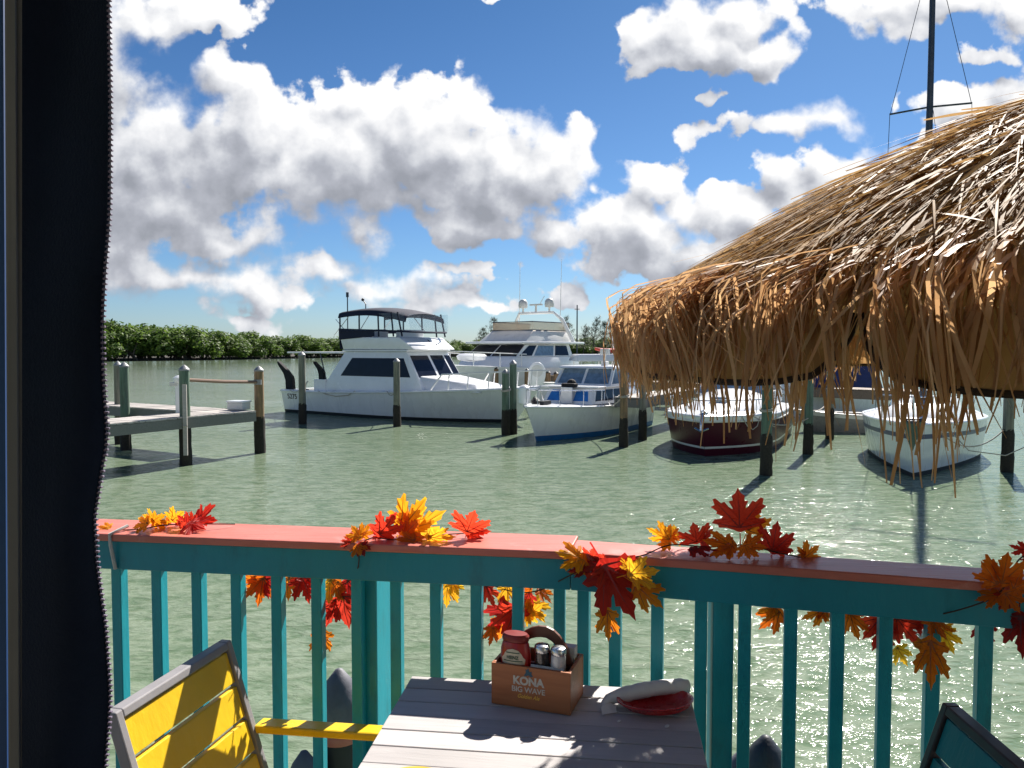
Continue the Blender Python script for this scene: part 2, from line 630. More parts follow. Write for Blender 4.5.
# ------------------------------------------------------------------ water, shore, far trees
def water_mat():
    m, t, b, out = material('harbour_water')
    tc = t.new('ShaderNodeTexCoord')
    P = tc.outputs['Object']
    big = t.noise(t.mapping(P, (.05, .12, 1)), 1, 3)
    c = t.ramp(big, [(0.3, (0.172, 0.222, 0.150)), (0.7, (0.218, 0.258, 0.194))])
    b.inputs['Roughness'].default_value = 0.07
    b.inputs['IOR'].default_value = 1.33
    b.inputs['Specular IOR Level'].default_value = 0.10
    v1 = t.mapping(P, (0.55, 1.25, 1), (0, 0, R(12)))
    v2 = t.mapping(P, (2.2, 4.6, 1), (0, 0, R(-9)))
    v3 = t.mapping(P, (7.0, 12.0, 1), (0, 0, R(20)))
    h1 = t.noise(v1, 1, 3, .5, .4)
    h2 = t.noise(v2, 1, 3, .55, .6)
    h3 = t.noise(v3, 1, 3, .6, .5)
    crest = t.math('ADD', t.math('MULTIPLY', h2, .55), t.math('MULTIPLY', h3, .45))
    c = t.mix(t.smooth(crest, .62, .34), c, (0.092, 0.142, 0.082))  # ripple contrast of the reflections put into the colour: troughs painted darker
    t.l.new(c, b.inputs['Base Color'])
    gust = t.smooth(t.noise(t.mapping(P, (.06, .11, 1)), 1, 3, .6), .3, .7)
    h = t.math('ADD', t.math('MULTIPLY', h1, 0.13), t.math('ADD', t.math('MULTIPLY', h2, 0.10), t.math('MULTIPLY', h3, 0.042)))
    h = t.math('MULTIPLY', h, t.math('ADD', .55, t.math('MULTIPLY', gust, .7)))
    # the lagoon is calmer away from the marina mouth
    h = t.math('DIVIDE', h, t.math('ADD', 1.0, t.math('DIVIDE', t.vec('LENGTH', P, out='v'), 45.0)))
    bp = t.new('ShaderNodeBump')
    bp.inputs['Strength'].default_value = 0.58
    bp.inputs['Distance'].default_value = 1.0
    t.l.new(h, bp.inputs['Height'])
    t.l.new(bp.outputs[0], b.inputs['Normal'])
    return m


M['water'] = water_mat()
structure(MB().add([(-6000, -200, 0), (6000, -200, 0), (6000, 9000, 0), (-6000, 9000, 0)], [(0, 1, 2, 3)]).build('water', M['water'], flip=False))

M['mud'] = simple('dark_mud', (0.045, 0.038, 0.028), .9, .3, .3)
M['leaf_far'] = thin_leafy('mangrove_leaves', (0.040, 0.080, 0.014), (0.150, 0.235, 0.040), .45, .6)
M['bark'] = simple('grey_bark', (0.07, 0.058, 0.045), .9, .3, 3)
M['needle'] = thin_leafy('pine_needles', (0.035, 0.050, 0.030), (0.095, 0.120, 0.075), .25, .6)

SHORE = [(-60, 362.4), (60, 361.8), (105, 361.4), (200, 360.2), (290, 358.6), (340, 357.6), (400, 357.0), (470, 356.6), (560, 356.2), (640, 356.2), (900, 356.4), (1150, 356.4)]
TOPS = [(-60, 314), (60, 316), (100, 317), (150, 319), (200, 325), (250, 330), (290, 333), (330, 335), (400, 337), (450, 339), (520, 341), (560, 338), (640, 336), (900, 338), (1150, 336)]


def lerp_tab(tab, x):
    for (x0, y0), (x1, y1) in zip(tab, tab[1:]):
        if x <= x1:
            return y0 + (y1 - y0) * max(0, (x - x0)) / (x1 - x0)
    return tab[-1][1]


shore_front = [atz(px, py, 0) for px, py in SHORE]
rows = [[p + Vector((0, -1.0, -.6)) for p in shore_front], [p + Vector((0, 3, .35)) for p in shore_front],
        [p + Vector((0, 60, .8)) for p in shore_front], [p + Vector((0, 900, 1.0)) for p in shore_front]]
structure(MB().grid(rows).build('shore', M['mud'], smooth=True))


def crown_mesh(rnd, n_lobes=9, per=230, leaf=.038):
    """unit-height crown: leaf clumps over an uneven pile of lobes"""
    mb = MB()
    lobes = []
    for i in range(n_lobes):
        a = rnd.uniform(0, 6.28)
        r = rnd.uniform(.05, .42)
        lobes.append((Vector((math.cos(a) * r, math.sin(a) * r, rnd.uniform(.22, .82 - r * .5))), rnd.uniform(.13, .24)))
    for c, rad in lobes:
        for _ in range(per):
            d = Vector((rnd.gauss(0, 1), rnd.gauss(0, 1), rnd.gauss(0, 1))).normalized()
            p = c + d * rad * rnd.uniform(.55, 1.08)
            if p.z < .02:
                continue
            s = leaf * rnd.uniform(.55, 1.3)
            n = (d + Vector((rnd.gauss(0, .6), rnd.gauss(0, .6), rnd.gauss(.4, .6)))).normalized()
            u = n.cross(Vector((rnd.gauss(0, 1), rnd.gauss(0, 1), rnd.gauss(0, 1)))).normalized()
            v = n.cross(u)
            mb.add([p - u * s, p + v * s * .55, p + u * s, p - v * s * .55], [(0, 1, 2, 3)])
    return mb


rnd = random.Random(11)
TREE_LABEL = 'rounded green mangrove tree, one of many alike along the far shore'
tree_proto = []
for i in range(6):
    cm = crown_mesh(rnd, rnd.randint(8, 12))
    tm = MB()
    for k in range(5):
        a = rnd.uniform(0, 6.28)
        tm.tube([(math.cos(a) * .16, math.sin(a) * .16, -.06), (math.cos(a) * .06, math.sin(a) * .06, .16), (rnd.uniform(-.15, .15), rnd.uniform(-.15, .15), .55)], [.016, .02, .008], 5)
    t0 = thing('mangrove_tree', TREE_LABEL, 'tree', group='mangroves along the far shore')
    cm.build('crown', M['leaf_far'], t0, world=False, flip=False)
    tm.build('trunk', M['bark'], t0, world=False, flip=False)
    tree_proto.append(t0)


def copy_tree(o, parent=None):
    c = o.copy()
    COL.objects.link(c)
    c.parent = parent
    for ch in o.children:
        copy_tree(ch, c)
    return c


px = -30.0
row = 0
first = {}
n_tree = 0
for row, dy in ((0, 2.5), (1, 9.0), (2, 18.0)):
    px = -40.0 + row * 5
    while px < 780:
        base = atz(px, lerp_tab(SHORE, px), 0)
        pos = base + Vector((0, dy + rnd.uniform(-1.5, 2), .2))
        top = aty(px, lerp_tab(TOPS, px) - 1.5, pos.y).z
        h = (top - .2) * rnd.uniform(.84, 1.04) * (0.80 if row == 0 else 1.0)
        k = n_tree % 6
        o = tree_proto[k] if n_tree < 6 else copy_tree(tree_proto[k])
        o.location = pos
        o.rotation_euler.z = rnd.uniform(0, 6.28)
        wdt = max(h * rnd.uniform(1.2, 1.7), 7.0)
        o.scale = (wdt, wdt, h * 1.06)
        n_tree += 1
        px += (wdt * .52) * F / pos.y * (1.0 if row == 0 else 1.25)
# the wood behind, one mass to the horizon
wood_mb = MB()
for i in range(9000):
    px = rnd.uniform(-60, 1150)
    base = atz(px, lerp_tab(SHORE, px), 0)
    dy = rnd.uniform(3, 60)
    topz = aty(px, lerp_tab(TOPS, px) + 3, base.y).z * rnd.uniform(.25, .98)
    p = Vector((base.x * (1 + dy / base.y), base.y + dy, topz))
    s = rnd.uniform(.35, .8)
    n = Vector((rnd.gauss(0, .6), rnd.gauss(-.3, .6), rnd.gauss(.7, .5))).normalized()
    u = n.cross(Vector((rnd.gauss(0, 1), rnd.gauss(0, 1), rnd.gauss(0, 1)))).normalized()
    v = n.cross(u)
    wood_mb.add([p - u * s, p + v * s * .6, p + u * s, p - v * s * .6], [(0, 1, 2, 3)])
o = wood_mb.build('mangrove_wood', M['leaf_far'], flip=False)
tag(o, 'dense green mangrove wood behind the shoreline trees', 'wood', kind='stuff')


def casuarina(px, top, d, lean, label, seed):
    rd = random.Random(seed)
    base = Vector(aty(px, 349, d))
    base.z = .4
    ztop = aty(px, top, d).z
    h = ztop - base.z
    o = thing('pine_tree', label, 'tree', base, 0, 'wispy pines behind the boats')
    tm = MB()
    tip = base + Vector((lean * h, 0, h))
    mid = base + Vector((lean * h * .35, 0, h * .5))
    tm.tube([base, mid, tip], [h * .018, h * .012, h * .003], 6)
    nm = MB()
    for i in range(46):
        f = rd.uniform(.22, .98)
        p = base.lerp(mid, f * 2) if f < .5 else mid.lerp(tip, f * 2 - 1)
        a = rd.uniform(0, 6.28)
        ln = h * (1.08 - f) * rd.uniform(.18, .42) + .3
        e = p + Vector((math.cos(a) * ln, math.sin(a) * ln, ln * rd.uniform(.3, 1.2)))
        tm.tube([p, e], [h * .004, h * .0015], 4)
        for k in range(26):
            g = rd.uniform(.25, 1.05)
            q = p.lerp(e, g) + Vector((rd.gauss(0, .22), rd.gauss(0, .22), rd.gauss(0, .15)))
            l2 = rd.uniform(.35, .9)
            dd = Vector((rd.gauss(0, .5), rd.gauss(0, .5), rd.uniform(-.9, .5))).normalized() * l2
            s = Vector((rd.gauss(0, 1), rd.gauss(0, 1), 0)).normalized() * .055
            nm.add([q - s, q + s, q + dd + s * .4, q + dd - s * .4], [(0, 1, 2, 3)])
    tm.build('trunk', M['bark'], o, flip=False)
    nm.build('crown', M['needle'], o, flip=False)


casuarina(482, 329, 240, .05, 'small wispy pine rising over the mangroves left of the big motor yacht', 1)
casuarina(496, 318, 240, -.06, 'thin twiggy pine just left of the motor yacht flybridge', 2)
casuarina(567, 317, 230, -.02, 'wispy pine directly behind the thin utility pole', 3)
casuarina(583, 326, 230, .12, 'low leaning pine right of the utility pole', 4)
casuarina(592, 318, 230, .15, 'tall leaning pine between the utility pole and the thatch', 5)
casuarina(603, 322, 235, .05, 'bushy pine nearest the thatched umbrella', 6)
casuarina(612, 327, 240, -.05, 'short pine behind the boat mast with the dark lamp', 7)


def mast_pole(px, ytop, d, r, label, name='utility_pole', cat='pole', box=False):
    b0 = aty(px, 349, d)
    zt = aty(px, ytop, d).z
    o = thing(name, label, cat, (b0.x, b0.y, 0))
    MB().tube([(b0.x, b0.y, -.5), (b0.x, b0.y, zt)], [r, r * .7], 8).build('shaft', M['dark_alu'], o, smooth=True)
    MB().beam((b0.x - r * 3, b0.y, zt - r * 5), (b0.x + r * 3, b0.y, zt - r * 5), r * .7, r * .7).build('crossbar', M['dark_alu'], o)


mast_pole(577, 305, 150, .16, 'thin dark utility pole standing above the pines behind the boats')


# ------------------------------------------------------------------ pilings and docks
def pile(px, py, ytop, wpx, mat, label, cap=True, foot=.85, group='mooring piles standing in the water', lean=(0, 0), ztop=None, dark_cap=False, at=None):
    b = at if at is not None else atz(px, py, 0)
    r = wpx * b.y / F / 2 if at is None else wpx
    zt = aty(px, ytop, b.y).z if ztop is None else ztop
    rd = random.Random(int(px * 7 + py))
    o = thing('mooring_pile', label, 'piling', (b.x, b.y, 0), 0, group)
    lx, ly = lean

    def pt(z):
        return Vector((b.x + lx * z, b.y + ly * z, z))
    zs = [foot - .05, foot + (zt - foot) * .35, foot + (zt - foot) * .7, zt - (.10 if cap else 0)]
    sh = MB().tube([pt(z) for z in zs], [r * 1.0, r * .99, r * .97, r * .96], 16)
    sh.build('shaft', mat, o, smooth=True)
    ft = MB()
    n, rows = 18, []
    for z in (-1.6, -.3, -.1, .08, .2, .35, .5, foot * .75, foot * .9, foot, foot + .02):
        k = 1.16 if z < .45 else 1.10
        if z >= foot:
            k = 1.0
        rows.append([pt(z) + Vector((math.cos(6.283 * i / n), math.sin(6.283 * i / n), 0)) * r * k * rd.uniform(.93, 1.09) for i in range(n)])
    ft.grid(rows, True).build('barnacle_foot', M['barnacle'], o, smooth='all')
    if cap:
        p = pt(zt - .10)
        MB().lathe([(r * 1.03, -.02), (r * 1.04, .02), (r * .55, .085), (r * .12, .13), (.003, .135)], p, 16).build('cap', M['cap_metal'] if not dark_cap else M['black'], o, smooth=True)
    return o


pile(186, 465, 366, 10.2, M['pile_green'], 'green pile on the left dock with a pale plank strapped to it', foot=1.0)
pile(260, 453, 367, 9.4, M['pile_brown'], 'brown pile at the right corner of the left dock, holding the wooden pole', foot=1.0)
pile(126, 450, 363, 8.8, M['pile_green'], 'green pile on the left dock nearest the zipper edge', foot=.9)
pile(119.5, 444, 362, 7.6, M['pile_grey'], 'grey green pile half hidden behind the leftmost green pile', foot=.8)
pile(302.6, 424, 352.5, 7.0, M['pile_grey'], 'pile standing in front of the stern of the white fishing boat', foot=.8)
pile(397, 426.5, 359, 6.8, M['pile_grey'], 'pile standing in front of the middle of the white fishing boat', foot=.8)
pile(505.6, 435, 370, 7.4, M['pile_green'], 'left pile of the pair at the bow of the fishing boat', foot=.85)
pile(513.2, 434, 361, 7.2, M['pile_green'], 'taller right pile of the pair at the bow of the fishing boat', foot=.85, cap=True)
pile(623.5, 447, 368, 8.0, M['pile_brown'], 'brown pile in front of the small cabin cruiser', foot=.85, cap=False)
pile(642.5, 440, 376, 7.4, M['pile_grey'], 'pile at the end of the short dock beside the small cabin cruiser', foot=.95, cap=False)
pile(766, 475, 352, 10.5, M['pile_green'], 'green pile in front of the maroon boat under the thatch', foot=.95)
pile(808, 454, 352, 8.5, M['pile_green'], 'green pile at the right side of the maroon boat', foot=.85)
pile(829.5, 439, 368, 7.2, M['pile_grey'], 'dark pile before the blue canvas boat', foot=1.0)
pile(1007, 472, 360, 10, M['pile_grey'], 'pile right of the sailboat seen between the thatch strands', foot=1.0)
pile(676, 412, 372, 6.0, M['pile_brown'], 'slim brown pile behind the maroon boat, left of its cabin', foot=.8, cap=False)
for (qx, qy, qt, lab) in [(442, 404, 371, 'dark pile just right of the fishing boat windshield'), (457, 402, 368, 'short dark pile below the white dinghy'), (469, 402, 371, 'dark pile second to the right of the fishing boat windshield'),
                          (527, 402, 369, 'dark pile left of the white round-backed seat'), (548, 402, 371, 'dark pile right of the white round-backed seat'), (556, 402, 372, 'dark pile at the left of the cabin cruiser windshield'),
                          (496, 402, 367, 'dark pile under the bow rail of the fishing boat')]:
    pile(qx, qy, qt, 5.2, M['pile_brown'], lab, foot=.8, cap=True, group='dark piles of the far dock', dark_cap=True)


def dock(name, a, b, width, z, thick, label, side_drop=.28, rail_mat=None, group=None, top=None, plank=.145):
    """plank deck between two points (left edge a->b), laid crosswise, with fascia boards"""
    a, b = Vector((a[0], a[1], z)), Vector((b[0], b[1], z))
    d = (b - a)
    L = d.length
    d.normalize()
    s = Vector((d.y, -d.x, 0))
    o = thing(name, label, 'dock', (a.x, a.y, 0), 0, group)
    pl = MB()
    n = max(2, int(L / plank))
    rd = random.Random(int(L * 1000))
    for i in range(n):
        p = a + d * (i + .5) * L / n + s * width / 2 + Vector((0, 0, rd.uniform(-.004, .004)))
        pl.box(p, (L / n - .012, width + rd.uniform(-.015, .015), .04), math.atan2(d.y, d.x))
    pl.build('planks', top or M['dock_wood'], o)
    for k in (0.03, width - .03):
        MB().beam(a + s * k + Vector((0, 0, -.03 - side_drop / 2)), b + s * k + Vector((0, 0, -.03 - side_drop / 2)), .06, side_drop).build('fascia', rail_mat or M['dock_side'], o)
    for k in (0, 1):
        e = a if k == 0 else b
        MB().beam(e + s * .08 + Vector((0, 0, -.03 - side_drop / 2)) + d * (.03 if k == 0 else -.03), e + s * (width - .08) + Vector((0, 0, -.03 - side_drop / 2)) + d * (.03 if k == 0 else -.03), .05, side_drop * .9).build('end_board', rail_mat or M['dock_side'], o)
    return o


# left dock: a near leg along the near edge and a cross leg behind it, meeting at the brown pile
p_near0 = Vector((-9.75, 16.0, 0))
p_corner = Vector((-6.98, 20.95, 0))
dock('dock_walkway', p_corner, p_near0, 1.25, 1.2, .04, 'weathered grey plank dock running from the brown pile towards the left', .24)
far_l = Vector((-14.6, 25.7, 0))
dd = (Vector((-7.9, 21.35, 0)) - far_l).normalized()
dock('dock_walkway', far_l, Vector((-7.9, 21.65, 0)) - dd * 0.2, 1.1, 1.196, .04, 'grey plank dock leg behind, running off to the far left', .24)

pa, pb = atz(186, 465, 0), atz(260, 453, 0)
o = thing('wooden_pole', 'reddish wooden pole fixed level between the dock pile tops', 'pole', (pa.x, pa.y, 2.1))
MB().tube([(pa.x, pa.y + .1, aty(194, 380, pa.y).z), ((pa.x + pb.x) / 2, (pa.y + pb.y) / 2, aty(225, 381.6, 20.3).z), (pb.x, pb.y - .05, aty(256, 382, pb.y).z)], .045, 8).build('shaft', M['pole_wood'], o, smooth=True)
MB().box((pb.x, pb.y - .11, aty(256, 382, pb.y).z), (.2, .05, .14)).build('bracket', M['cap_metal'], o)
pp = aty(180, 414, 20.3)
o = thing('dock_pedestal', 'white power pedestal on the left dock behind the green pile', 'pedestal', (pp.x, pp.y, 1.22))
MB().box((pp.x, pp.y, 1.62), (.17, .17, .85)).build('post', M['gelcoat'], o, bevel=.02)
MB().lathe([(.13, 0), (.15, .04), (.15, .12), (.09, .17), (.02, .19)], (pp.x, pp.y, 2.02), 14).build('lamp_head', M['gelcoat'], o, smooth=True)
MB().box((pp.x - .12, pp.y - .05, 1.98), (.2, .12, .1)).build('socket_box', M['offwhite'], o, bevel=.015)
pp = aty(239, 411, 21.2)
o = thing('dock_box', 'low white dock box near the brown pile', 'box', (pp.x, pp.y, 1.22), R(-20))
MB().box((pp.x, pp.y, 1.33), (.52, .36, .2), R(-20)).build('body', M['offwhite'], o, bevel=.03)
MB().box((pp.x, pp.y, 1.455), (.56, .40, .05), R(-20)).build('lid', M['gelcoat'], o, bevel=.02)
o = thing('guard_plank', 'pale upright plank strapped to the green dock pile', 'plank', (pa.x + .14, pa.y - .16, 0))
MB().box((pa.x + .10, pa.y - .24, 1.15), (.10, .04, 1.75), R(5)).build('board', M['dock_wood'], o)
MB().tube([(pa.x + .06, pa.y - .28, 1.0), (pa.x + .16, pa.y - .25, 1.0)], .02, 6).build('strap', M['rope'], o)
# dock between the cabin cruiser and the maroon boat
a, b = atz(640, 411, 1.15), atz(700, 404, 1.15)
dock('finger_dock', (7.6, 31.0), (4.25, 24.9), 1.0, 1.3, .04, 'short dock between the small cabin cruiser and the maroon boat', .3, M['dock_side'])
# long dock behind the boats
dock('long_dock', (15.5, 29.5), (4.0, 41.0), 1.6, 1.25, .04, 'brown boardwalk behind the maroon boat and the sailboat', .34, M['boardwalk'], None, M['boardwalk'])
dock('far_dock', (5.5, 43.5), (-6.0, 48.0), 1.6, 1.35, .04, 'far brown dock in front of the motor yacht', .3, M['boardwalk'], None, M['boardwalk'])


# ------------------------------------------------------------------ boats
class Boat:
    def __init__(self, name, label, cat, pos, heading, L0, L1, B, zb, sheer, t0=.35, p0=1.6, p1=2.6, wb=.72, stern=.9, group=None):
        """local frame: x forward from the stern, y to port; heading is the direction the bow points"""
        self.o = thing(name, label, cat, (pos[0], pos[1], 0), heading, group)
        self.L0, self.L1, self.B, self.zb, self.sheer = L0, L1, B, zb, sheer
        self.t0, self.p0, self.p1, self.wb, self.stern = t0, p0, p1, wb, stern

    def pt(self, t, z, side, off=0.0):
        zs = self.sheer(t)
        k = max(0.0, min(1.15, (z - self.zb) / (zs - self.zb)))
        s = max(0.0, (t - self.t0) / (1 - self.t0))
        p = self.p0 + (self.p1 - self.p0) * k
        hb = self.B / 2 * (1 - s ** p) * (self.wb + (1 - self.wb) * k ** .7) * (self.stern + (1 - self.stern) * min(1, t * 2.5))
        x = t * (self.L0 + (self.L1 - self.L0) * k ** 1.2)
        return Vector((x, side * (hb + off), z))

    def band(self, name, mat, lo, hi, off=0.0, n=44, m=7, t_lo=0.0, t_hi=1.0, parent=None, smooth=True):
        mb = MB()
        for side in (-1, 1):
            rows = []
            for i in range(n + 1):
                t = t_lo + (t_hi - t_lo) * (1 - (1 - i / n) ** 1.6)
                a, b = lo(t), hi(t)
                rows.append([self.pt(t, a + (b - a) * j / m, side, off) for j in range(m + 1)])
            if side > 0:
                rows = rows[::-1]
            mb.grid(rows)
        if t_lo == 0:
            a, b = lo(0), hi(0)
            L = [self.pt(0, a + (b - a) * j / m, -1, off) for j in range(m + 1)]
            Rr = [self.pt(0, a + (b - a) * j / m, 1, off) for j in range(m + 1)]
            mb.grid([Rr, L])
        return mb.build(name, mat, parent or self.o, smooth=smooth, world=False, flip=False)

    def deck(self, name, mat, drop=.03, crown=.05, t_lo=0.0, t_hi=1.0, n=40):
        rows = []
        for i in range(n + 1):
            t = t_lo + (t_hi - t_lo) * (1 - (1 - i / n) ** 1.6)
            z = self.sheer(t) - drop
            a, b = self.pt(t, z, -1), self.pt(t, z, 1)
            rows.append([a, a.lerp(b, .25) + Vector((0, 0, crown * .75)), a.lerp(b, .5) + Vector((0, 0, crown)), a.lerp(b, .75) + Vector((0, 0, crown * .75)), b])
        return MB().grid(rows).build(name, mat, self.o, smooth=True, world=False, flip=False)

    def gunwale(self, name, mat, r, dz=0.0, n=40, t_lo=0.0, off=0.0, squash=None):
        pts = []
        for side in (-1, 1):
            q = []
            for i in range(n + 1):
                t = t_lo + (1 - t_lo) * (1 - (1 - i / n) ** 1.6)
                q.append(self.pt(t, self.sheer(t) + dz, side, off))
            pts.append(q)
        path = pts[0] + pts[1][::-1][1:]
        return MB().tube(path, r, 8).build(name, mat, self.o, smooth=True, world=False)

    def part(self, mb, name, mat, smooth=False, bevel=0.0, parent=None, flip=True):
        return mb.build(name, mat, parent or self.o, smooth=smooth, bevel=bevel, world=False, flip=flip)


def quad4(x0, x1, y, z):
    return [Vector((x0, -y, z)), Vector((x1, -y, z)), Vector((x1, y, z)), Vector((x0, y, z))]


def faces(b, t):
    return {'stbd': (b[0], b[1], t[1], t[0]), 'front': (b[1], b[2], t[2], t[1]), 'port': (b[2], b[3], t[3], t[2]), 'aft': (b[3], b[0], t[0], t[3])}


# --- 1: white sport fishing boat, bow to the right
h1 = R(-34)
sb = Vector((math.sin(h1), -math.cos(h1), 0))
st = Vector((-9.62, 36.84, 0))
B1 = Boat('fishing_boat', 'large white sport fishing boat with a navy flybridge top', 'boat', st, h1, 11.5, 13.0, 3.9, -.45,
          lambda t: 1.04 + .50 * max(0, t - .12) ** 1.4, t0=.45, p0=1.7, p1=2.8, wb=.78, stern=.92)
B1.band('bottom', M['bottom_black'], lambda t: -.45, lambda t: .13, n=36, m=4)
B1.band('topsides', M['hull_white'], lambda t: .13, lambda t: B1.sheer(t), n=48, m=8)
B1.deck('deck', M['gelcoat'], .02, .06, .26, 1.0)
B1.part(MB().box((1.35, 0, .62), (2.9, 3.2, .06)), 'cockpit_floor', M['offwhite'])
B1.part(MB().box((1.5, -1.62, 1.02), (3.1, .26, .06)).box((1.5, 1.62, 1.02), (3.1, .26, .06)).box((.1, 0, 1.02), (.26, 3.3, .06)), 'covering_board', M['gelcoat'], bevel=.015)
B1.gunwale('rub_rail', M['gelcoat'], .045, -.05, off=.01)
# house
b4 = quad4(2.30, 8.42, 1.52, 1.03)
t4 = quad4(3.72, 7.28, 1.36, 2.80)
B1.part(MB().hexa(b4, t4), 'house', M['gelcoat'], bevel=.06, smooth=True)
fc = faces(b4, t4)
win = B1.part(MB().pane(fc['stbd'], [(.135, .40), (.925, .40), (.925, .84), (.18, .84)], .012), 'side_window', M['glass'])
B1.part(MB().pane(fc['port'], [(.075, .40), (.865, .40), (.82, .84), (.075, .84)], .012), 'side_window', M['glass'])
for (u0, u1) in ((.04, .44), (.50, .80), (.84, .97)):
    B1.part(MB().pane(fc['front'], [(u0, .40), (u1, .40), (u1, .90), (u0, .90)], .012), 'windshield_pane', M['glass'])
# trunk in front of the windshield
B1.part(MB().hexa(quad4(7.9, 11.0, 1.36, 1.2), [Vector((7.9, -1.3, 1.80)), Vector((10.4, -.72, 1.50)), Vector((10.4, .72, 1.50)), Vector((7.9, 1.3, 1.80))]), 'foredeck_trunk', M['gelcoat'], bevel=.08, smooth=True)
# house roof with brow, flybridge
B1.part(MB().box((5.5, 0, 2.83), (3.75, 2.85, .07)), 'house_roof', M['gelcoat'], bevel=.02)
fb0, ft0 = quad4(3.6, 7.75, 1.36, 2.87), quad4(3.48, 6.95, 1.44, 3.40)
B1.part(MB().hexa(fb0, ft0), 'flybridge_coaming', M['gelcoat'], bevel=.07, smooth=True)
ff = faces(fb0, ft0)
e0 = MB()
for k, (x0, w_) in enumerate(((.44, .05), (.50, .03), (.54, .04), (.59, .03), (.63, .05))):
    e0.pane(ff['front'], [(x0, .42), (x0 + w_, .42), (x0 + w_ * .9, .46), (x0, .47)], .006)
e0.pane(ff['front'], [(.55, .62), (.58, .62), (.585, .80), (.555, .80)], .006)
B1.part(e0, 'name_script', M['glass'])
# overhang above the cockpit
B1.part(MB().box((1.85, 0, 2.74), (3.9, 2.7, .07)), 'cockpit_overhang', M['gelcoat'], bevel=.03)
B1.part(MB().tube([(2.6, -1.3, 1.1), (2.1, -1.3, 2.7)], .03, 6).tube([(2.6, 1.3, 1.1), (2.1, 1.3, 2.7)], .03, 6), 'overhang_strut', M['dark_alu'], smooth=True)
# navy bimini with posts, vinyl curtains, rail
rows = []
for i in range(13):
    f = i / 12
    x = 3.42 + 3.75 * f
    zc = 4.60 + .13 * math.sin(math.pi * min(1, f * .9 + .08)) - .22 * f ** 3
    hw = 1.46 - .2 * f ** 4
    rows.append([Vector((x, hw * math.sin(a), zc - .26 * (1 - math.cos(a)) - (.10 if abs(j) == 5 else 0))) for j, a in ((j, R(18 * j)) for j in range(-5, 6))])
bim = MB().grid(rows)
bim.grid([[p + Vector((0, 0, -.03)) for p in r] for r in rows])
B1.part(bim, 'bimini_top', M['navy'], smooth='all', flip=False)
pm = []
for x, lean in ((3.48, 0.0), (4.65, .0), (5.75, .04), (6.5, .12), (6.85, .25)):
    for sy in (-1, 1):
        q = MB().tube([(x + lean, sy * 1.40, 3.42), (x, sy * 1.40, 4.42)], .035, 6)
        B1.part(q, 'bimini_post', M['navy'], smooth=True)
B1.part(MB().tube([(3.1, -1.38, 3.5), (4.1, -1.38, 4.4)], .018, 5).tube([(4.0, -1.38, 3.5), (3.2, -1.38, 4.2)], .018, 5).tube([(3.1, 1.38, 3.5), (4.1, 1.38, 4.4)], .018, 5).tube([(4.3, -1.2, 3.5), (5.1, -1.2, 4.4)], .018, 5).tube([(5.3, 1.3, 4.4), (6.1, 1.3, 3.6)], .018, 5), 'cross_brace', M['chrome'], smooth=True)
B1.part(MB().tube([(3.5, -1.44, 3.66), (5.7, -1.44, 3.68), (7.2, -1.36, 3.62), (7.4, -.9, 3.6), (7.4, .9, 3.6), (7.2, 1.36, 3.62), (3.5, 1.44, 3.66)], .045, 6), 'flybridge_rail', M['navy'], smooth=True)
B1.part(MB().add([(3.46, -1.46, 3.30), (5.6, -1.46, 3.44), (5.6, -1.46, 3.64), (4.6, -1.46, 3.70), (3.46, -1.46, 3.80)], [(0, 1, 2, 3, 4)]).add([(3.44, -1.4, 2.9), (3.44, 1.4, 2.9), (3.44, 1.4, 3.8), (3.44, -1.4, 3.8)], [(0, 1, 2, 3)]), 'aft_curtain', M['navy'], flip=False)
vy = MB()
for (x0, x1) in ((3.5, 4.6), (4.6, 5.7), (5.7, 6.6), (6.6, 7.25)):
    for sy in (-1, 1):
        vy.add([(x0, sy * 1.43, 3.68), (x1, sy * 1.43, 3.68), (x1, sy * 1.40, 4.40), (x0, sy * 1.40, 4.40)], [(0, 1, 2, 3)])
vy.add([(7.4, -1.2, 3.62), (7.4, 1.2, 3.62), (7.2, 1.2, 4.36), (7.2, -1.2, 4.36)], [(0, 1, 2, 3)])
B1.part(vy, 'clear_curtain', M['vinyl'], flip=False)
B1.part(MB().box((5.0, -.5, 3.5), (.5, .55, .5)).box((6.2, .1, 3.5), (.3, 1.5, .45)), 'helm_seat', M['gelcoat'], bevel=.06)
B1.part(MB().tube([(3.85, -1.3, 3.4), (3.85, -1.3, 5.2)], .025, 6).tube([(3.85, -1.3, 5.15), (3.85, -1.3, 5.36)], .06, 8), 'antenna', M['dark_alu'], smooth=True)
B1.part(MB().tube([(4.55, -.9, 4.6), (4.55, -.9, 4.85), (4.4, -.9, 5.02)], .022, 6).lathe([(.03, 0), (.07, .04), (.06, .10), (.02, .13)], (4.38, -.9, 4.98), 8), 'hailer_horn', M['black'], smooth=True)
# black covers at the stern, curved horn cleats
for (x0, y0, zz, k) in ((-.05, -1.40, 1.05, 1.0), (2.12, -1.35, 1.55, .62)):
    prof = [(0, 0), (.50, 0), (.46, .45), (.40, .60), (.02, .92), (-.52, 1.28), (-.60, 1.26), (-.50, 1.08), (-.15, .72), (-.02, .40)]
    q = MB().prism([Vector((x0 + a * k, y0 - .09, zz + c * k)) for a, c in prof], (0, .18, 0))
    B1.part(q, 'black_cover', M['black_canvas'], bevel=.02)
B1.part(MB().tube([(1.05, -1.55, 1.45), (1.18, -1.55, 1.34), (1.22, -1.55, 1.1)], .02, 6).tube([(1.55, -1.55, 1.45), (1.42, -1.55, 1.34), (1.38, -1.55, 1.1)], .02, 6).tube([(.95, -1.55, 1.08), (1.6, -1.55, 1.08)], .025, 6), 'rod_holder', M['dark_alu'], smooth=True)
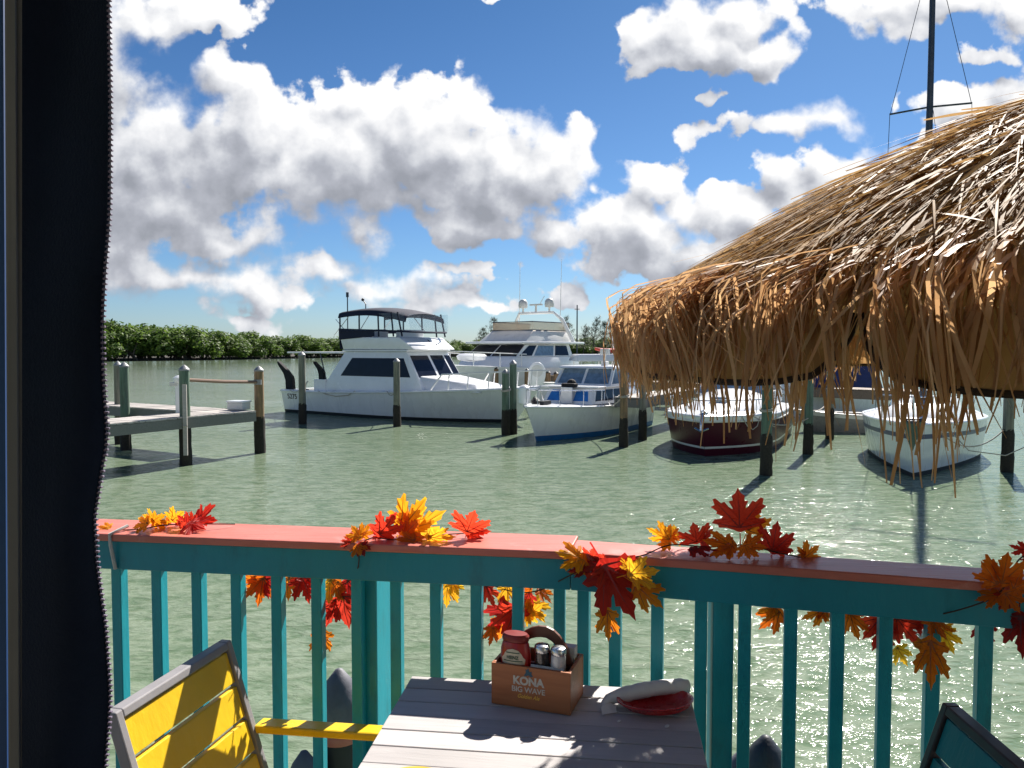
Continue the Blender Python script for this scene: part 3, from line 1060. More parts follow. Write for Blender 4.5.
# bow rail
q = MB()
path = [B1.pt(t, B1.sheer(t), -1, -.08) + Vector((0, 0, .62)) for t in (.72, .8, .88, .95, .985)]
path2 = [B1.pt(t, B1.sheer(t), 1, -.08) + Vector((0, 0, .62)) for t in (.72, .8, .88, .95, .985)]
q.tube([B1.pt(.68, B1.sheer(.68), -1, -.08)] + path + [path[-1] + Vector((.5, .1, 0)), path2[-1] + Vector((.5, -.1, 0))] + path2[::-1] + [B1.pt(.68, B1.sheer(.68), 1, -.08)], .03, 6)
for t in (.74, .80, .86, .92, .97):
    for sd in (-1, 1):
        bpt = B1.pt(t, B1.sheer(t), sd, -.08)
        q.tube([bpt, bpt + Vector((.06, 0, .62))], .024, 6)
B1.part(q, 'bow_rail', M['white_tube'], smooth=True)
lp = [B1.pt(.42, 1.0, -1, .03), B1.pt(.36, 1.15, -1, .03), B1.pt(.30, .88, -1, .04), B1.pt(.24, 1.02, -1, .03)]
B1.part(MB().tube([B1.pt(.20, 1.06, -1, .03), B1.pt(.24, .93, -1, .03), B1.pt(.29, .86, -1, .03), B1.pt(.35, .93, -1, .03), B1.pt(.38, 1.13, -1, .03)], .018, 5), 'mooring_line', M['rope'], smooth=True)
ca, cb = B1.pt(.02, .75, -1), B1.pt(.12, .75, -1)
up1 = B1.pt(.02, .95, -1) - ca
B1_text_c = (B1.pt(.055, .78, -1, .012))
n_t = text_mesh('5275', .34, 'hull_number', M['black'], None, B1.pt(.058, .74, -1, .012), cb - ca, B1.pt(.058, .95, -1) - B1.pt(.058, .55, -1), .006)
n_t.parent = B1.o
B1.part(MB().box((2.28, -1.30, 1.09), (.75, .46, .92)), 'cockpit_cabinet', M['gelcoat'], bevel=.03)

# --- 2: big motor yacht behind
B2 = Boat('motor_yacht', 'big white motor yacht with two radar domes on its arch, farthest behind', 'boat', (3.6, 51.0), math.atan2(-.80, -.60), 12.0, 13.6, 4.6, -.5,
          lambda t: 1.75 + .35 * t ** 2, t0=.4, p0=1.7, p1=2.6, wb=.8)
B2.band('bottom', M['bottom_black'], lambda t: -.5, lambda t: .15, n=30, m=3)
B2.band('topsides', M['hull_white'], lambda t: .15, lambda t: B2.sheer(t), n=36, m=6)
B2.deck('deck', M['gelcoat'], .02, .08)
b4, t4 = quad4(1.5, 8.9, 2.0, 1.75), quad4(1.7, 8.2, 1.95, 2.45)
B2.part(MB().hexa(b4, t4), 'lower_house', M['gelcoat'], bevel=.06, smooth=True)
w4, v4 = quad4(2.2, 8.1, 1.9, 2.45), quad4(2.4, 7.0, 1.75, 3.18)
B2.part(MB().hexa(w4, v4), 'wheelhouse', M['gelcoat'], bevel=.03)
fw = faces(w4, v4)
B2.part(MB().pane(fw['front'], [(.02, .05), (.48, .05), (.48, .93), (.02, .93)], .015), 'windshield_pane', M['glass'])
B2.part(MB().pane(fw['front'], [(.51, .05), (.98, .05), (.98, .93), (.51, .93)], .015), 'windshield_pane', M['glass'])
B2.part(MB().pane(fw['port'], [(.03, .08), (.24, .08), (.24, .90), (.08, .90)], .015), 'side_window', M['glass'])
B2.part(MB().pane(fw['port'], [(.28, .08), (.62, .08), (.62, .90), (.28, .90)], .015), 'side_window', M['glass_sky'])
B2.part(MB().pane(fw['port'], [(.66, .08), (.92, .08), (.92, .90), (.66, .90)], .015), 'side_window', M['glass'])
B2.part(MB().pane(fw['stbd'], [(.08, .08), (.97, .08), (.92, .90), (.08, .90)], .015), 'side_window', M['glass'])
B2.part(MB().box((4.5, 0, 3.27), (6.6, 4.3, .14)), 'roof_brow', M['gelcoat'], bevel=.05, smooth=True)
f4, g4 = quad4(1.9, 7.0, 1.75, 3.34), quad4(2.2, 6.0, 1.55, 4.0)
B2.part(MB().hexa(f4, g4), 'flybridge_coaming', M['offwhite'], bevel=.06, smooth=True)
s4, r4 = quad4(2.2, 5.95, 1.5, 4.0), quad4(2.0, 5.95, 1.5, 4.5)
fs = faces(s4, r4)
q = MB()
for kk in ('stbd', 'front', 'port'):
    q.pane(fs[kk], [(0, 0), (1, 0), (1, 1), (0, 1)], .01)
B2.part(q, 'windscreen', M['vinyl_tan'])
B2.part(MB().tube([(2.0, -1.5, 4.52), (5.95, -1.5, 4.52), (5.95, 1.5, 4.52), (2.0, 1.5, 4.52)], .035, 6).tube([(2.0, -1.5, 4.02), (5.97, -1.5, 4.02), (5.97, 1.5, 4.02), (2.0, 1.5, 4.02)], .03, 6), 'screen_rail', M['dark_alu'], smooth=True)
B2.part(MB().tube([(2.2, -1.95, 3.3), (3.2, -1.75, 4.7), (3.5, -1.3, 5.15), (3.5, 1.3, 5.15), (3.2, 1.75, 4.7), (2.2, 1.95, 3.3)], [.13, .11, .09, .09, .11, .13], 8), 'radar_arch', M['gelcoat'], smooth=True)
for sy in (-1.0, 1.0):
    B2.part(MB().lathe([(.06, 0), (.06, .28), (.26, .30), (.30, .45), (.28, .68), (.16, .82), (.03, .86)], (3.5, sy, 5.18), 16), 'radar_dome', M['offwhite'], smooth=True)
B2.part(MB().tube([(3.5, 0, 5.15), (3.5, 0, 5.6)], .07, 8).box((3.5, 0, 5.66), (.14, .9, .1)).tube([(3.5, .3, 5.7), (3.3, .5, 6.2)], .02, 5), 'radar_scanner', M['offwhite'])
for sy in (-1.5, 1.6):
    B2.part(MB().tube([(3.2, sy, 4.6), (3.1, sy * 1.02, 8.4)], [.03, .012], 6), 'whip_antenna', M['white_tube'], smooth=True)
dk = MB().lathe([(.3, 0), (.85, .1), (.95, .3), (.8, .42), (.5, .45)], (10.0, .2, 2.2), 16, 1.15, .7)
B2.part(dk, 'foredeck_dinghy', M['gelcoat'], smooth=True)
q = MB()
pth = [[B2.pt(t, B2.sheer(t), s, -.1) + Vector((0, 0, .75)) for t in (.55, .7, .82, .92, .98)] for s in (-1, 1)]
q.tube(pth[0] + pth[1][::-1], .03, 6)
for s in (-1, 1):
    for t in (.58, .7, .82, .92):
        bpt = B2.pt(t, B2.sheer(t), s, -.1)
        q.tube([bpt, bpt + Vector((0, 0, .75))], .025, 6)
B2.part(q, 'bow_rail', M['white_tube'], smooth=True)

# --- 3: small cabin cruiser with a blue bottom
h3 = math.atan2(-.85, -.527)
B3 = Boat('cabin_cruiser', 'small old white cabin cruiser with a bright blue bottom', 'boat', (4.40, 29.96), h3, 6.75, 7.55, 2.75, -.4,
          lambda t: .95 + .20 * t ** 1.8, t0=.42, p0=1.5, p1=2.5, wb=.82, stern=.92)
B3.band('bottom', M['bottom_blue'], lambda t: -.4, lambda t: .17, n=30, m=4)
B3.band('topsides', M['hull_white'], lambda t: .17, lambda t: B3.sheer(t), n=40, m=7)
B3.deck('deck', M['gelcoat'], .02, .05)
B3.gunwale('rub_rail', M['gelcoat'], .035, -.03, off=.008)
c4, d4 = [Vector((1.2, -1.15, 1.0)), Vector((4.9, -.95, 1.05)), Vector((4.9, .95, 1.05)), Vector((1.2, 1.15, 1.0))], [Vector((1.2, -1.05, 1.60)), Vector((4.55, -.85, 1.60)), Vector((4.55, .85, 1.60)), Vector((1.2, 1.05, 1.60))]
B3.part(MB().hexa(c4, d4), 'cabin_trunk', M['gelcoat'], bevel=.04, smooth=True)
fq = faces(c4, d4)
for (u0, u1) in ((.08, .34), (.62, .92)):
    B3.part(MB().pane(fq['front'], [(u0, .2), (u1, .2), (u1 - .03, .85), (u0 + .03, .85)], .012), 'front_window', M['glass_blue'])
for (u0, u1) in ((.06, .22), (.24, .40), (.42, .58), (.60, .75)):
    B3.part(MB().pane(fq['port'], [(u0, .2), (u1, .2), (u1, .85), (u0, .85)], .012), 'side_window', M['glass'])
    B3.part(MB().pane(fq['stbd'], [(1 - u1, .2), (1 - u0, .2), (1 - u0, .85), (1 - u1, .85)], .012), 'side_window', M['glass'])
B3.part(MB().box((2.85, 0, 1.625), (3.7, 2.2, .05)), 'trunk_roof', M['gelcoat'], bevel=.02)
g4, k4 = quad4(1.1, 3.7, 1.05, 1.65), quad4(1.2, 3.25, .98, 2.22)
gf = faces(g4, k4)
q = MB()
for i, j in ((0, 0), (1, 1), (2, 2), (3, 3)):
    q.beam(g4[i], k4[j], .09, .09)
q.beam(g4[1].lerp(g4[2], .5), k4[1].lerp(k4[2], .5), .08, .06).beam(g4[1], g4[2], .08, .1).beam(g4[0], g4[1], .08, .1).beam(g4[2], g4[3], .08, .1).beam(g4[2].lerp(g4[3], .5), k4[2].lerp(k4[3], .5), .08, .06)
B3.part(q, 'windshield_frame', M['hull_white'])
B3.part(MB().pane(gf['front'], [(.03, .03), (.97, .03), (.97, .97), (.03, .97)], .004), 'windshield_pane', M['glass_sky'])
B3.part(MB().pane(gf['port'], [(.03, .03), (.97, .03), (.97, .97), (.03, .97)], .004), 'side_pane', M['glass_sky'])
B3.part(MB().pane(gf['stbd'], [(.03, .03), (.97, .03), (.97, .97), (.03, .97)], .004), 'side_pane', M['glass_sky'])
B3.part(MB().hexa(quad4(.95, 3.45, 1.08, 2.22), quad4(1.0, 3.35, 1.02, 2.31)), 'roof', M['gelcoat'], bevel=.03, smooth=True)
B3.part(MB().box((2.6, .35, 2.38), (.25, .2, .16)).tube([(2.6, .35, 2.4), (2.6, .35, 2.75)], .04, 6).box((2.6, .35, 2.8), (.12, .35, .22)), 'search_light', M['offwhite'], bevel=.015)
q = MB()
pth = [[B3.pt(t, B3.sheer(t), s, -.07) + Vector((0, 0, .5)) for t in (.6, .72, .84, .93, .98)] for s in (-1, 1)]
q.tube([B3.pt(.55, B3.sheer(.55), -1, -.07)] + pth[0] + pth[1][::-1] + [B3.pt(.55, B3.sheer(.55), 1, -.07)], .018, 6)
for s in (-1, 1):
    for t in (.62, .74, .86, .95):
        bpt = B3.pt(t, B3.sheer(t), s, -.07)
        q.tube([bpt, bpt + Vector((0, 0, .5))], .016, 6)
B3.part(q, 'bow_rail', M['chrome'], smooth=True)
B3.part(MB().lathe([(.12, 0), (.16, .1), (.10, .16), (.05, .2)], (6.7, -.15, 1.16), 12).box((6.5, .1, 1.2), (.5, .14, .12)), 'anchor_windlass', M['black'], smooth=True)
B3.part(MB().lathe([(.10, 0), (.17, .06), (.19, .35), (.17, .55), (.10, .62), (.03, .64)], (6.9, -.45, 1.13), 14), 'white_fender', M['gelcoat'], smooth=True)
B3.part(MB().box((4.75, .05, 1.68), (.3, .5, .14)).lathe([(.14, 0), (.17, .06), (.1, .14), (.02, .17)], (4.6, .05, 1.72), 10), 'black_bag', M['black_canvas'], bevel=.03)
B3.part(MB().box((4.95, .05, 1.35), (.08, .42, .55)), 'companion_door', M['offwhite'], bevel=.02)

# --- 4: maroon express cruiser, bow towards us
h4 = R(-115.5)
H4 = Vector((math.cos(h4), math.sin(h4), 0))
bow4 = Vector((5.24, 20.78, 0))
st4 = bow4 - H4 * 7.6
B4 = Boat('speedboat', 'maroon hulled motorboat with a glossy white deck, half under the thatch', 'boat', st4, h4, 7.55, 8.0, 3.3, -.35,
          lambda t: .98 + .12 * t, t0=.5, p0=2.8, p1=3.3, wb=.90, stern=.95)
B4.band('bottom', M['maroon'], lambda t: -.35, lambda t: .20, n=30, m=4)
B4.band('stripe', M['stripe_white'], lambda t: .20, lambda t: .26, off=.004, n=36, m=1)
B4.band('topsides', M['maroon'], lambda t: .20, lambda t: B4.sheer(t) - .14, n=44, m=7)
B4.band('gunwale_band', M['gelcoat'], lambda t: B4.sheer(t) - .14, lambda t: B4.sheer(t), off=.03, n=44, m=4)
B4.deck('deck', M['gelcoat'], .01, .10)
B4.gunwale('rub_rail', M['stripe_white'], .03, -.14, off=.03)
B4.gunwale('toe_rail', M['gelcoat'], .045, -.01, off=-.02)
rows = []
for i in range(14):
    f = i / 13
    x = 2.6 + 5.0 * f
    hw = 1.12 * (1 - (max(0, f - .25) / .75) ** 2.2) + .02
    zc = 1.05 + .62 * (1 - f) ** .9 * min(1, f * 6 + .35)
    rows.append([Vector((x, hw * math.sin(R(15 * j)), 1.0 + (zc - 1.0 + .06) * math.cos(R(15 * j)) ** .7 if abs(j) < 6 else 1.0)) for j in range(-6, 7)])
B4.part(MB().grid(rows), 'foredeck_trunk', M['gelcoat'], smooth='all', flip=False)
B4.part(MB().box((5.6, .0, 1.46), (.5, .5, .05)), 'deck_hatch', M['glass_sky'], bevel=.02)
b4, t4 = quad4(.8, 3.3, 1.15, 1.45), quad4(.9, 2.5, 1.0, 2.1)
fq = faces(b4, t4)
for kk in ('front', 'port', 'stbd'):
    B4.part(MB().pane(fq[kk], [(.02, .02), (.98, .02), (.98, .98), (.02, .98)], .006), 'windshield_pane', M['glass_sky'])
B4.part(MB().tube([t4[0], t4[1], t4[2], t4[3]], .03, 6).tube([b4[1], t4[1]], .03, 6).tube([b4[2], t4[2]], .03, 6), 'windshield_frame', M['gelcoat'], smooth=True)
B4.part(MB().box((1.6, 0, 1.32), (2.2, 2.4, .5)), 'cockpit', M['gelcoat'], bevel=.08, smooth=True)
B4.part(MB().tube([(1.2, -1.2, 1.5), (1.5, -1.1, 2.6), (1.5, 1.1, 2.6), (1.2, 1.2, 1.5)], .07, 8), 'arch', M['gelcoat'], smooth=True)
q = MB()
pth = [[B4.pt(t, B4.sheer(t), s, -.12) + Vector((0, 0, .42)) for t in (.5, .62, .74, .86, .94, .975)] for s in (-1, 1)]
q.tube(pth[0] + pth[1][::-1], .016, 6)
for s in (-1, 1):
    for t in (.54, .68, .82, .93):
        bpt = B4.pt(t, B4.sheer(t), s, -.10)
        q.tube([bpt, bpt + Vector((.0, 0, .42))], .014, 6)
B4.part(q, 'bow_rail', M['chrome'], smooth=True)
B4.part(MB().lathe([(.05, 0), (.11, .03), (.11, .09), (.03, .13)], (7.75, 0, 1.14), 12).tube([(7.75, 0, 1.2), (8.02, 0, 1.18), (8.16, 0, .98), (8.18, 0, .75)], .04, 6).tube([(8.10, -.18, .80), (8.18, 0, .72), (8.10, .18, .80)], .03, 6), 'anchor', M['chrome'], smooth=True)
for sd, (ta, tb) in ((1, (.80, .62)), (1, (.9, .82))):
    a, b = B4.pt(ta, B4.sheer(ta), sd, .02), B4.pt(tb, B4.sheer(tb), sd, .02)
    mid = (a + b) / 2 + Vector((0, 0, -.38))
    B4.part(MB().tube([a, a.lerp(mid, .5) + Vector((0, .04, -.10)), mid + Vector((0, .05, 0)), b.lerp(mid, .5) + Vector((0, .04, -.10)), b], .014, 5), 'dock_line', M['rope'], smooth=True)

# --- 5: white sailboat with a blue stripe, bow towards us
H5 = Vector((-.505, -.863, 0)).normalized()
h5 = math.atan2(H5.y, H5.x)
bow5 = Vector((9.09, 17.35, 0))
B5 = Boat('sailboat', 'white sailboat with a navy stripe and a tall dark mast', 'boat', bow5 - H5 * 8.0, h5, 8.0, 8.45, 3.1, -.3,
          lambda t: 1.06 + .16 * t ** 2, t0=.34, p0=1.45, p1=1.9, wb=.88, stern=.75)
B5.band('bottom', M['bottom_black'], lambda t: -.3, lambda t: .10, n=30, m=3)
B5.band('topsides', M['hull_white'], lambda t: .10, lambda t: B5.sheer(t), n=40, m=8)
B5.band('stripe', M['stripe_blue'], lambda t: B5.sheer(t) - .34, lambda t: B5.sheer(t) - .23, off=.006, n=40, m=1)
B5.deck('deck', M['gelcoat'], .03, .08)
B5.gunwale('toe_rail', M['gelcoat'], .035, .0, off=-.01)
b4, t4 = quad4(2.0, 5.9, .95, 1.1), [Vector((2.0, -.85, 1.55)), Vector((5.2, -.6, 1.5)), Vector((5.2, .6, 1.5)), Vector((2.0, .85, 1.55))]
B5.part(MB().hexa(b4, t4), 'coach_roof', M['gelcoat'], bevel=.06, smooth=True)
fq = faces(b4, t4)
B5.part(MB().pane(fq['port'], [(.2, .3), (.8, .3), (.8, .75), (.2, .75)], .01), 'side_window', M['glass'])
B5.part(MB().pane(fq['stbd'], [(.2, .3), (.8, .3), (.8, .75), (.2, .75)], .01), 'side_window', M['glass'])
MX = 3.75
mast = B5.part(MB().tube([(MX, 0, 1.4), (MX, 0, 8.0), (MX, 0, 13.8)], [.085, .082, .07], 12), 'mast', M['dark_alu'], smooth=True)
B5.part(MB().tube([(MX, -.98, 9.35), (MX, 0, 9.4), (MX, .98, 9.35)], .026, 6), 'spreader', M['dark_alu'], smooth=True)
B5.part(MB().tube([(MX, -.96, 9.35), (MX, -.05, 13.4)], .008, 4).tube([(MX, .96, 9.35), (MX, .05, 13.4)], .008, 4).tube([(MX - .3, -1.2, 1.2), (MX, -.97, 9.33)], .008, 4).tube([(MX - .3, 1.2, 1.2), (MX, .97, 9.33)], .008, 4)
        .tube([(8.4, 0, 1.25), (MX, 0, 13.6)], .009, 4).tube([(.1, 0, 1.1), (MX, 0, 13.7)], .008, 4).tube([(MX - .5, 1.15, 1.2), (MX, .08, 9.3)], .007, 4), 'rigging', M['dark_alu'])
B5.part(MB().tube([(MX, 0, 2.3), (.6, 0, 2.4)], .07, 8), 'boom', M['dark_alu'], smooth=True)
B5.part(MB().tube([(MX - .1, 0, 2.46), (2.2, 0, 2.52), (.8, 0, 2.5)], [.13, .17, .11], 10), 'sail_cover', M['blue_canvas'], smooth=True)
q = MB()
pl = [B5.pt(t, B5.sheer(t), -1, -.06) for t in (.78, .90, .985)]
pr = [B5.pt(t, B5.sheer(t), 1, -.06) for t in (.78, .90, .985)]
upv = Vector((0, 0, .62))
q.tube([pl[0], pl[0] + upv] + [p + upv for p in pl[1:]] + [pr[2] + upv, pr[1] + upv, pr[0] + upv, pr[0]], .016, 6)
for p in (pl[1], pr[1], pl[2], pr[2]):
    q.tube([p, p + upv], .014, 6)
B5.part(q, 'pulpit', M['chrome'], smooth=True)
tip = B5.pt(1.0, 1.15, 1)
B5.part(MB().prism([tip + Vector((.10, -.20, .16)), tip + Vector((.16, -.02, -.48)), tip + Vector((.16, .02, -.48)), tip + Vector((.10, .20, .16))], (.07, 0, 0)), 'anchor_fluke', M['pile_green'], bevel=.01)
B5.part(MB().box((8.1, 0, 1.29), (1.0, .22, .08)).tube([(8.5, -.2, 1.33), (8.5, .2, 1.33)], .05, 8), 'bow_roller', M['dark_alu'], bevel=.01)
a, b = B5.pt(.86, B5.sheer(.86) - .02, 1, .02), Vector((8.6, 3.0, .9))
B5.part(MB().tube([a, a + Vector((.15, .5, -.55)), a + Vector((.1, 1.2, -.62)), a + Vector((-.1, 1.7, -.35))], .013, 5), 'dock_line', M['rope'], smooth=True)

# --- white boat with a flat canopy, red kayak on top
cp = aty(608, 360, 40)
o6 = Boat('canopy_boat', 'white boat with a long flat canopy behind the small cabin cruiser', 'boat', (9.2, 42.0), R(186), 7.6, 8.4, 2.6, -.3, lambda t: .9 + .25 * t, wb=.85)
o6.band('topsides', M['hull_white'], lambda t: -.3, lambda t: o6.sheer(t), n=24, m=4)
o6.deck('deck', M['offwhite'], .02, .03)
o6.part(MB().hexa(quad4(1.0, 6.0, 1.25, 2.25), quad4(1.15, 5.8, 1.1, 2.62)), 'canopy', M['gelcoat'], bevel=.05, smooth=True)
q = MB()
for x in (1.3, 2.8, 4.3, 5.7):
    for sy in (-1.1, 1.1):
        q.tube([(x, sy, .9), (x, sy, 2.3)], .03, 6)
q.tube([(1.2, 1.1, 1.75), (5.8, 1.1, 1.75)], .03, 6)
o6.part(q, 'canopy_post', M['white_tube'], smooth=True)
o6.part(MB().box((3.6, 0, 1.3), (.6, .8, .8)).box((2.2, 0, 1.15), (.7, 1.6, .5)), 'console', M['gelcoat'], bevel=.06)
o6.part(MB().box((4.6, .2, 1.25), (.9, .5, .6)).box((1.5, .5, 1.2), (.5, .6, .7)), 'gear_bag', M['black_canvas'], bevel=.05)
kp = aty(622, 354, 41.0)
k = thing('kayak', 'red orange kayak lying on the flat white canopy', 'kayak', (kp.x, kp.y, 2.64))
rows = []
for i in range(17):
    f = i / 16 * 2 - 1
    w_ = .36 * (1 - abs(f) ** 2.4) + .015
    rows.append([Vector((kp.x + f * 1.45, kp.y + w_ * math.sin(a), 2.80 + .12 * abs(f) ** 3 + .15 * (1 - .5 * abs(f)) * -math.cos(a))) for a in (6.283 * j / 12 for j in range(12))])
MB().grid(rows, True).build('hull', M['red_orange'], k, smooth='all')
MB().lathe([(.20, 0), (.22, .03), (.18, .05)], (kp.x, kp.y, 2.935), 14, 1.5, 1.0).build('cockpit_rim', M['black'], k, smooth=True)
mp = aty(613, 349, 44)
ml = thing('signal_mast', 'pole with a dark square lamp box standing left of the thatch', 'mast', (mp.x, mp.y, 0))
MB().tube([(mp.x, mp.y, -.3), (mp.x, mp.y, aty(613, 328, 44).z)], [.10, .07], 8).build('shaft', M['offwhite'], ml, smooth=True)
MB().box((mp.x, mp.y - .05, aty(613, 327, 44).z + .1), (.42, .3, .30)).build('lamp_box', M['black'], ml, bevel=.03)
MB().tube([(mp.x - .2, mp.y, aty(613, 330, 44).z), (mp.x - .2, mp.y, aty(613, 316, 44).z)], .015, 5).build('antenna', M['dark_alu'], ml)

# white round-backed seat on the far dock
sp = aty(537, 384, 33)
s_ = thing('boat_seat', 'white round-backed seat standing between the two white boats', 'seat', (sp.x, sp.y, 1.2))
MB().prism([Vector((sp.x + .36 * math.cos(a) * (1.0 if math.sin(a) > 0 else 1.05), sp.y, sp.z + .52 + (.42 * math.sin(a) if math.sin(a) > 0 else .75 * math.sin(a)))) for a in (6.283 * i / 24 for i in range(24))], (0, .14, 0)).build('backrest', M['gelcoat'], s_, bevel=.03, smooth=True)
MB().prism([Vector((sp.x + .25 * math.cos(a), sp.y - .012, sp.z + .56 + .26 * math.sin(a))) for a in (6.283 * i / 20 for i in range(20))], (0, .02, 0)).build('cushion', M['offwhite'], s_)
MB().tube([(sp.x, sp.y + .1, -.4), (sp.x, sp.y + .1, sp.z)], .09, 8).build('pedestal', M['white_tube'], s_, smooth=True)

# boat with blue canvas behind the thatch
B7 = Boat('canvas_boat', 'white boat covered in dark blue canvas behind the thatch fringe', 'boat', (16.6, 36.0), R(208), 6.6, 7.4, 2.8, -.3, lambda t: .95 + .2 * t, wb=.85)
B7.band('topsides', M['hull_white'], lambda t: -.3, lambda t: B7.sheer(t), n=24, m=4)
B7.deck('deck', M['offwhite'], .02, .05)
B7.part(MB().hexa(quad4(.4, 5.4, 1.25, 1.0), quad4(.8, 4.2, .9, 2.9)), 'canvas_cover', M['blue_canvas'], bevel=.12, smooth=True)
B7.part(MB().hexa(quad4(4.6, 6.3, .9, 1.0), quad4(4.7, 5.7, .8, 2.55)), 'cabin', M['gelcoat'], bevel=.06, smooth=True)
B7.part(MB().tube([(5.2, .85, 1.0), (5.2, .85, 3.0)], .04, 6).tube([(5.2, -.85, 1.0), (5.2, -.85, 3.0)], .04, 6), 'post', M['white_tube'], smooth=True)
# grey skiff tied at the boardwalk
B8 = Boat('skiff', 'small grey open skiff tied between the maroon boat and the sailboat', 'boat', (14.1, 27.3), R(184), 3.7, 4.1, 1.5, -.2, lambda t: .55 + .22 * t ** 2, wb=.8)
B8.band('topsides', simple('grey_skiff_paint', (.26, .25, .23), .5, .2, 4, dirt=(.12, .1, .08), dirt_amt=.5), lambda t: -.2, lambda t: B8.sheer(t), n=24, m=4)
B8.band('stripe', M['stripe_white'], lambda t: B8.sheer(t) - .14, lambda t: B8.sheer(t) - .02, off=.008, n=24, m=1)
B8.deck('floor', M['offwhite'], .16, .0)
B8.part(MB().box((1.2, 0, .52), (.3, 1.2, .05)).box((2.4, 0, .55), (.3, 1.1, .05)), 'thwart', M['dock_wood'])
B8.gunwale('gunwale', M['stripe_white'], .025)

# ------------------------------------------------------------------ deck, railing
def paint(name, col, wear, dirt_amt=.35, rough=.42):
    return simple(name, col, rough, .10, 5, bump=.18, bscale=35, dirt=wear, dirt_amt=dirt_amt, stretch=(1, 1, .35))


M['teal'] = paint('teal_paint', (0.004, 0.325, 0.400), (0.01, .10, .11), .45)
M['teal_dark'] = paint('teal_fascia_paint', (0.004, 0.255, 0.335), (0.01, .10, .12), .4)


def coral_mat():
    m, t, b, out = material('coral_paint')
    tc = t.new('ShaderNodeTexCoord')
    P = tc.outputs['Object']
    c = t.ramp(t.noise(t.mapping(P, (1.5, 9, 9)), 3, 5), [(.3, (.50, .135, .095)), (.7, (.60, .185, .14))])
    specks = t.noise(P, 38, 2, .5)
    c = t.mix(t.smooth(specks, .72, .78), c, (.06, .04, .03))
    pale = t.noise(P, 12, 6, .7)
    c = t.mix(t.math('MULTIPLY', t.smooth(pale, .55, .75), .4), c, (.66, .40, .36))
    t.l.new(c, b.inputs['Base Color'])
    b.inputs['Roughness'].default_value = .36
    bp = t.new('ShaderNodeBump')
    bp.inputs['Strength'].default_value = .25
    bp.inputs['Distance'].default_value = .006
    t.l.new(t.noise(t.mapping(P, (3, 30, 30)), 3, 4), bp.inputs['Height'])
    t.l.new(bp.outputs[0], b.inputs['Normal'])
    return m


M['coral'] = coral_mat()
M['deckboards'] = wood('deck_boards', (.10, .085, .07), (.22, .19, .16), 0, 4, stretch=10)


def rail_line(pa, pb):
    a, b = Vector(pa), Vector(pb)
    d = (b - a).normalized()
    return a, d, Vector((-d.y, d.x, 0))      # point, direction, outward normal (away from camera)


JOINT = Vector((0.155, 2.0415, 0))
LA, LD, LN = rail_line((-1.22, 2.245, 0), JOINT)
RA, RD, RN = rail_line(JOINT, (1.07, 1.779, 0))


def on_rail(px, py, sec, off=0.0):
    a, d, n = (LA, LD, LN) if sec == 'L' else (RA, RD, RN)
    r = ray(px, py)
    p0 = a + n * off
    k = (p0 - Vector((0, 0, 0))).dot(n) / (Vector((r.x, r.y, 0)).dot(n))
    return CAM + r * k


# deck boards up to the rail line
dk = MB()
rd = random.Random(3)
for i in range(34):
    y = -2.6 + i * .142
    for (x0, x1) in ((-4.2, -.9), (-.895, 1.6), (1.605, 4.4)):
        # board ends follow the railing
        ylim = 2.03 if x0 > -1 else 2.2
        if x0 > 1.6:
            ylim = 1.5
        if y > ylim:
            continue
        dk.box(((x0 + x1) / 2, y, DECK - .014), (x1 - x0 - .004, .136, .028))
structure(dk.build('deck', M['deckboards']))
jo = MB()
for x in (-3.8, -2, 0, 1.5, 3.5):
    jo.box((x, -.3, DECK - .12), (.05, 4.0, .18))
structure(jo.build('deck_joists', M['dock_side']))

BIS = (LN + RN).normalized()


def mitre(off):
    """outward offset along the joint's bisector"""
    return JOINT + BIS * (off / BIS.dot(LN))


def joined(sec, s_far, n0, n1, z0, z1):
    a, d, n = (LA, LD, LN) if sec == 'L' else (RA, RD, RN)
    g = d * (-.0006 if sec == 'L' else .0006)
    q = [a + d * s_far + n * n0, mitre(n0) + g, mitre(n1) + g, a + d * s_far + n * n1]
    return [p + Vector((0, 0, z0)) for p in q], [p + Vector((0, 0, z1)) for p in q]


rail = thing('deck_railing', 'teal baluster railing with a coral top cap along the deck edge', 'railing', (JOINT.x, JOINT.y, DECK))
L_END, R_END = LA - LD * 1.1, RA + RD * 1.45


def along(a, d, n, s0, s1, n0, n1, z0, z1):
    """board between two run lengths and two offsets outward"""
    q = [a + d * s0 + n * n0, a + d * s1 + n * n0, a + d * s1 + n * n1, a + d * s0 + n * n1]
    return [p + Vector((0, 0, z0)) for p in q], [p + Vector((0, 0, z1)) for p in q]


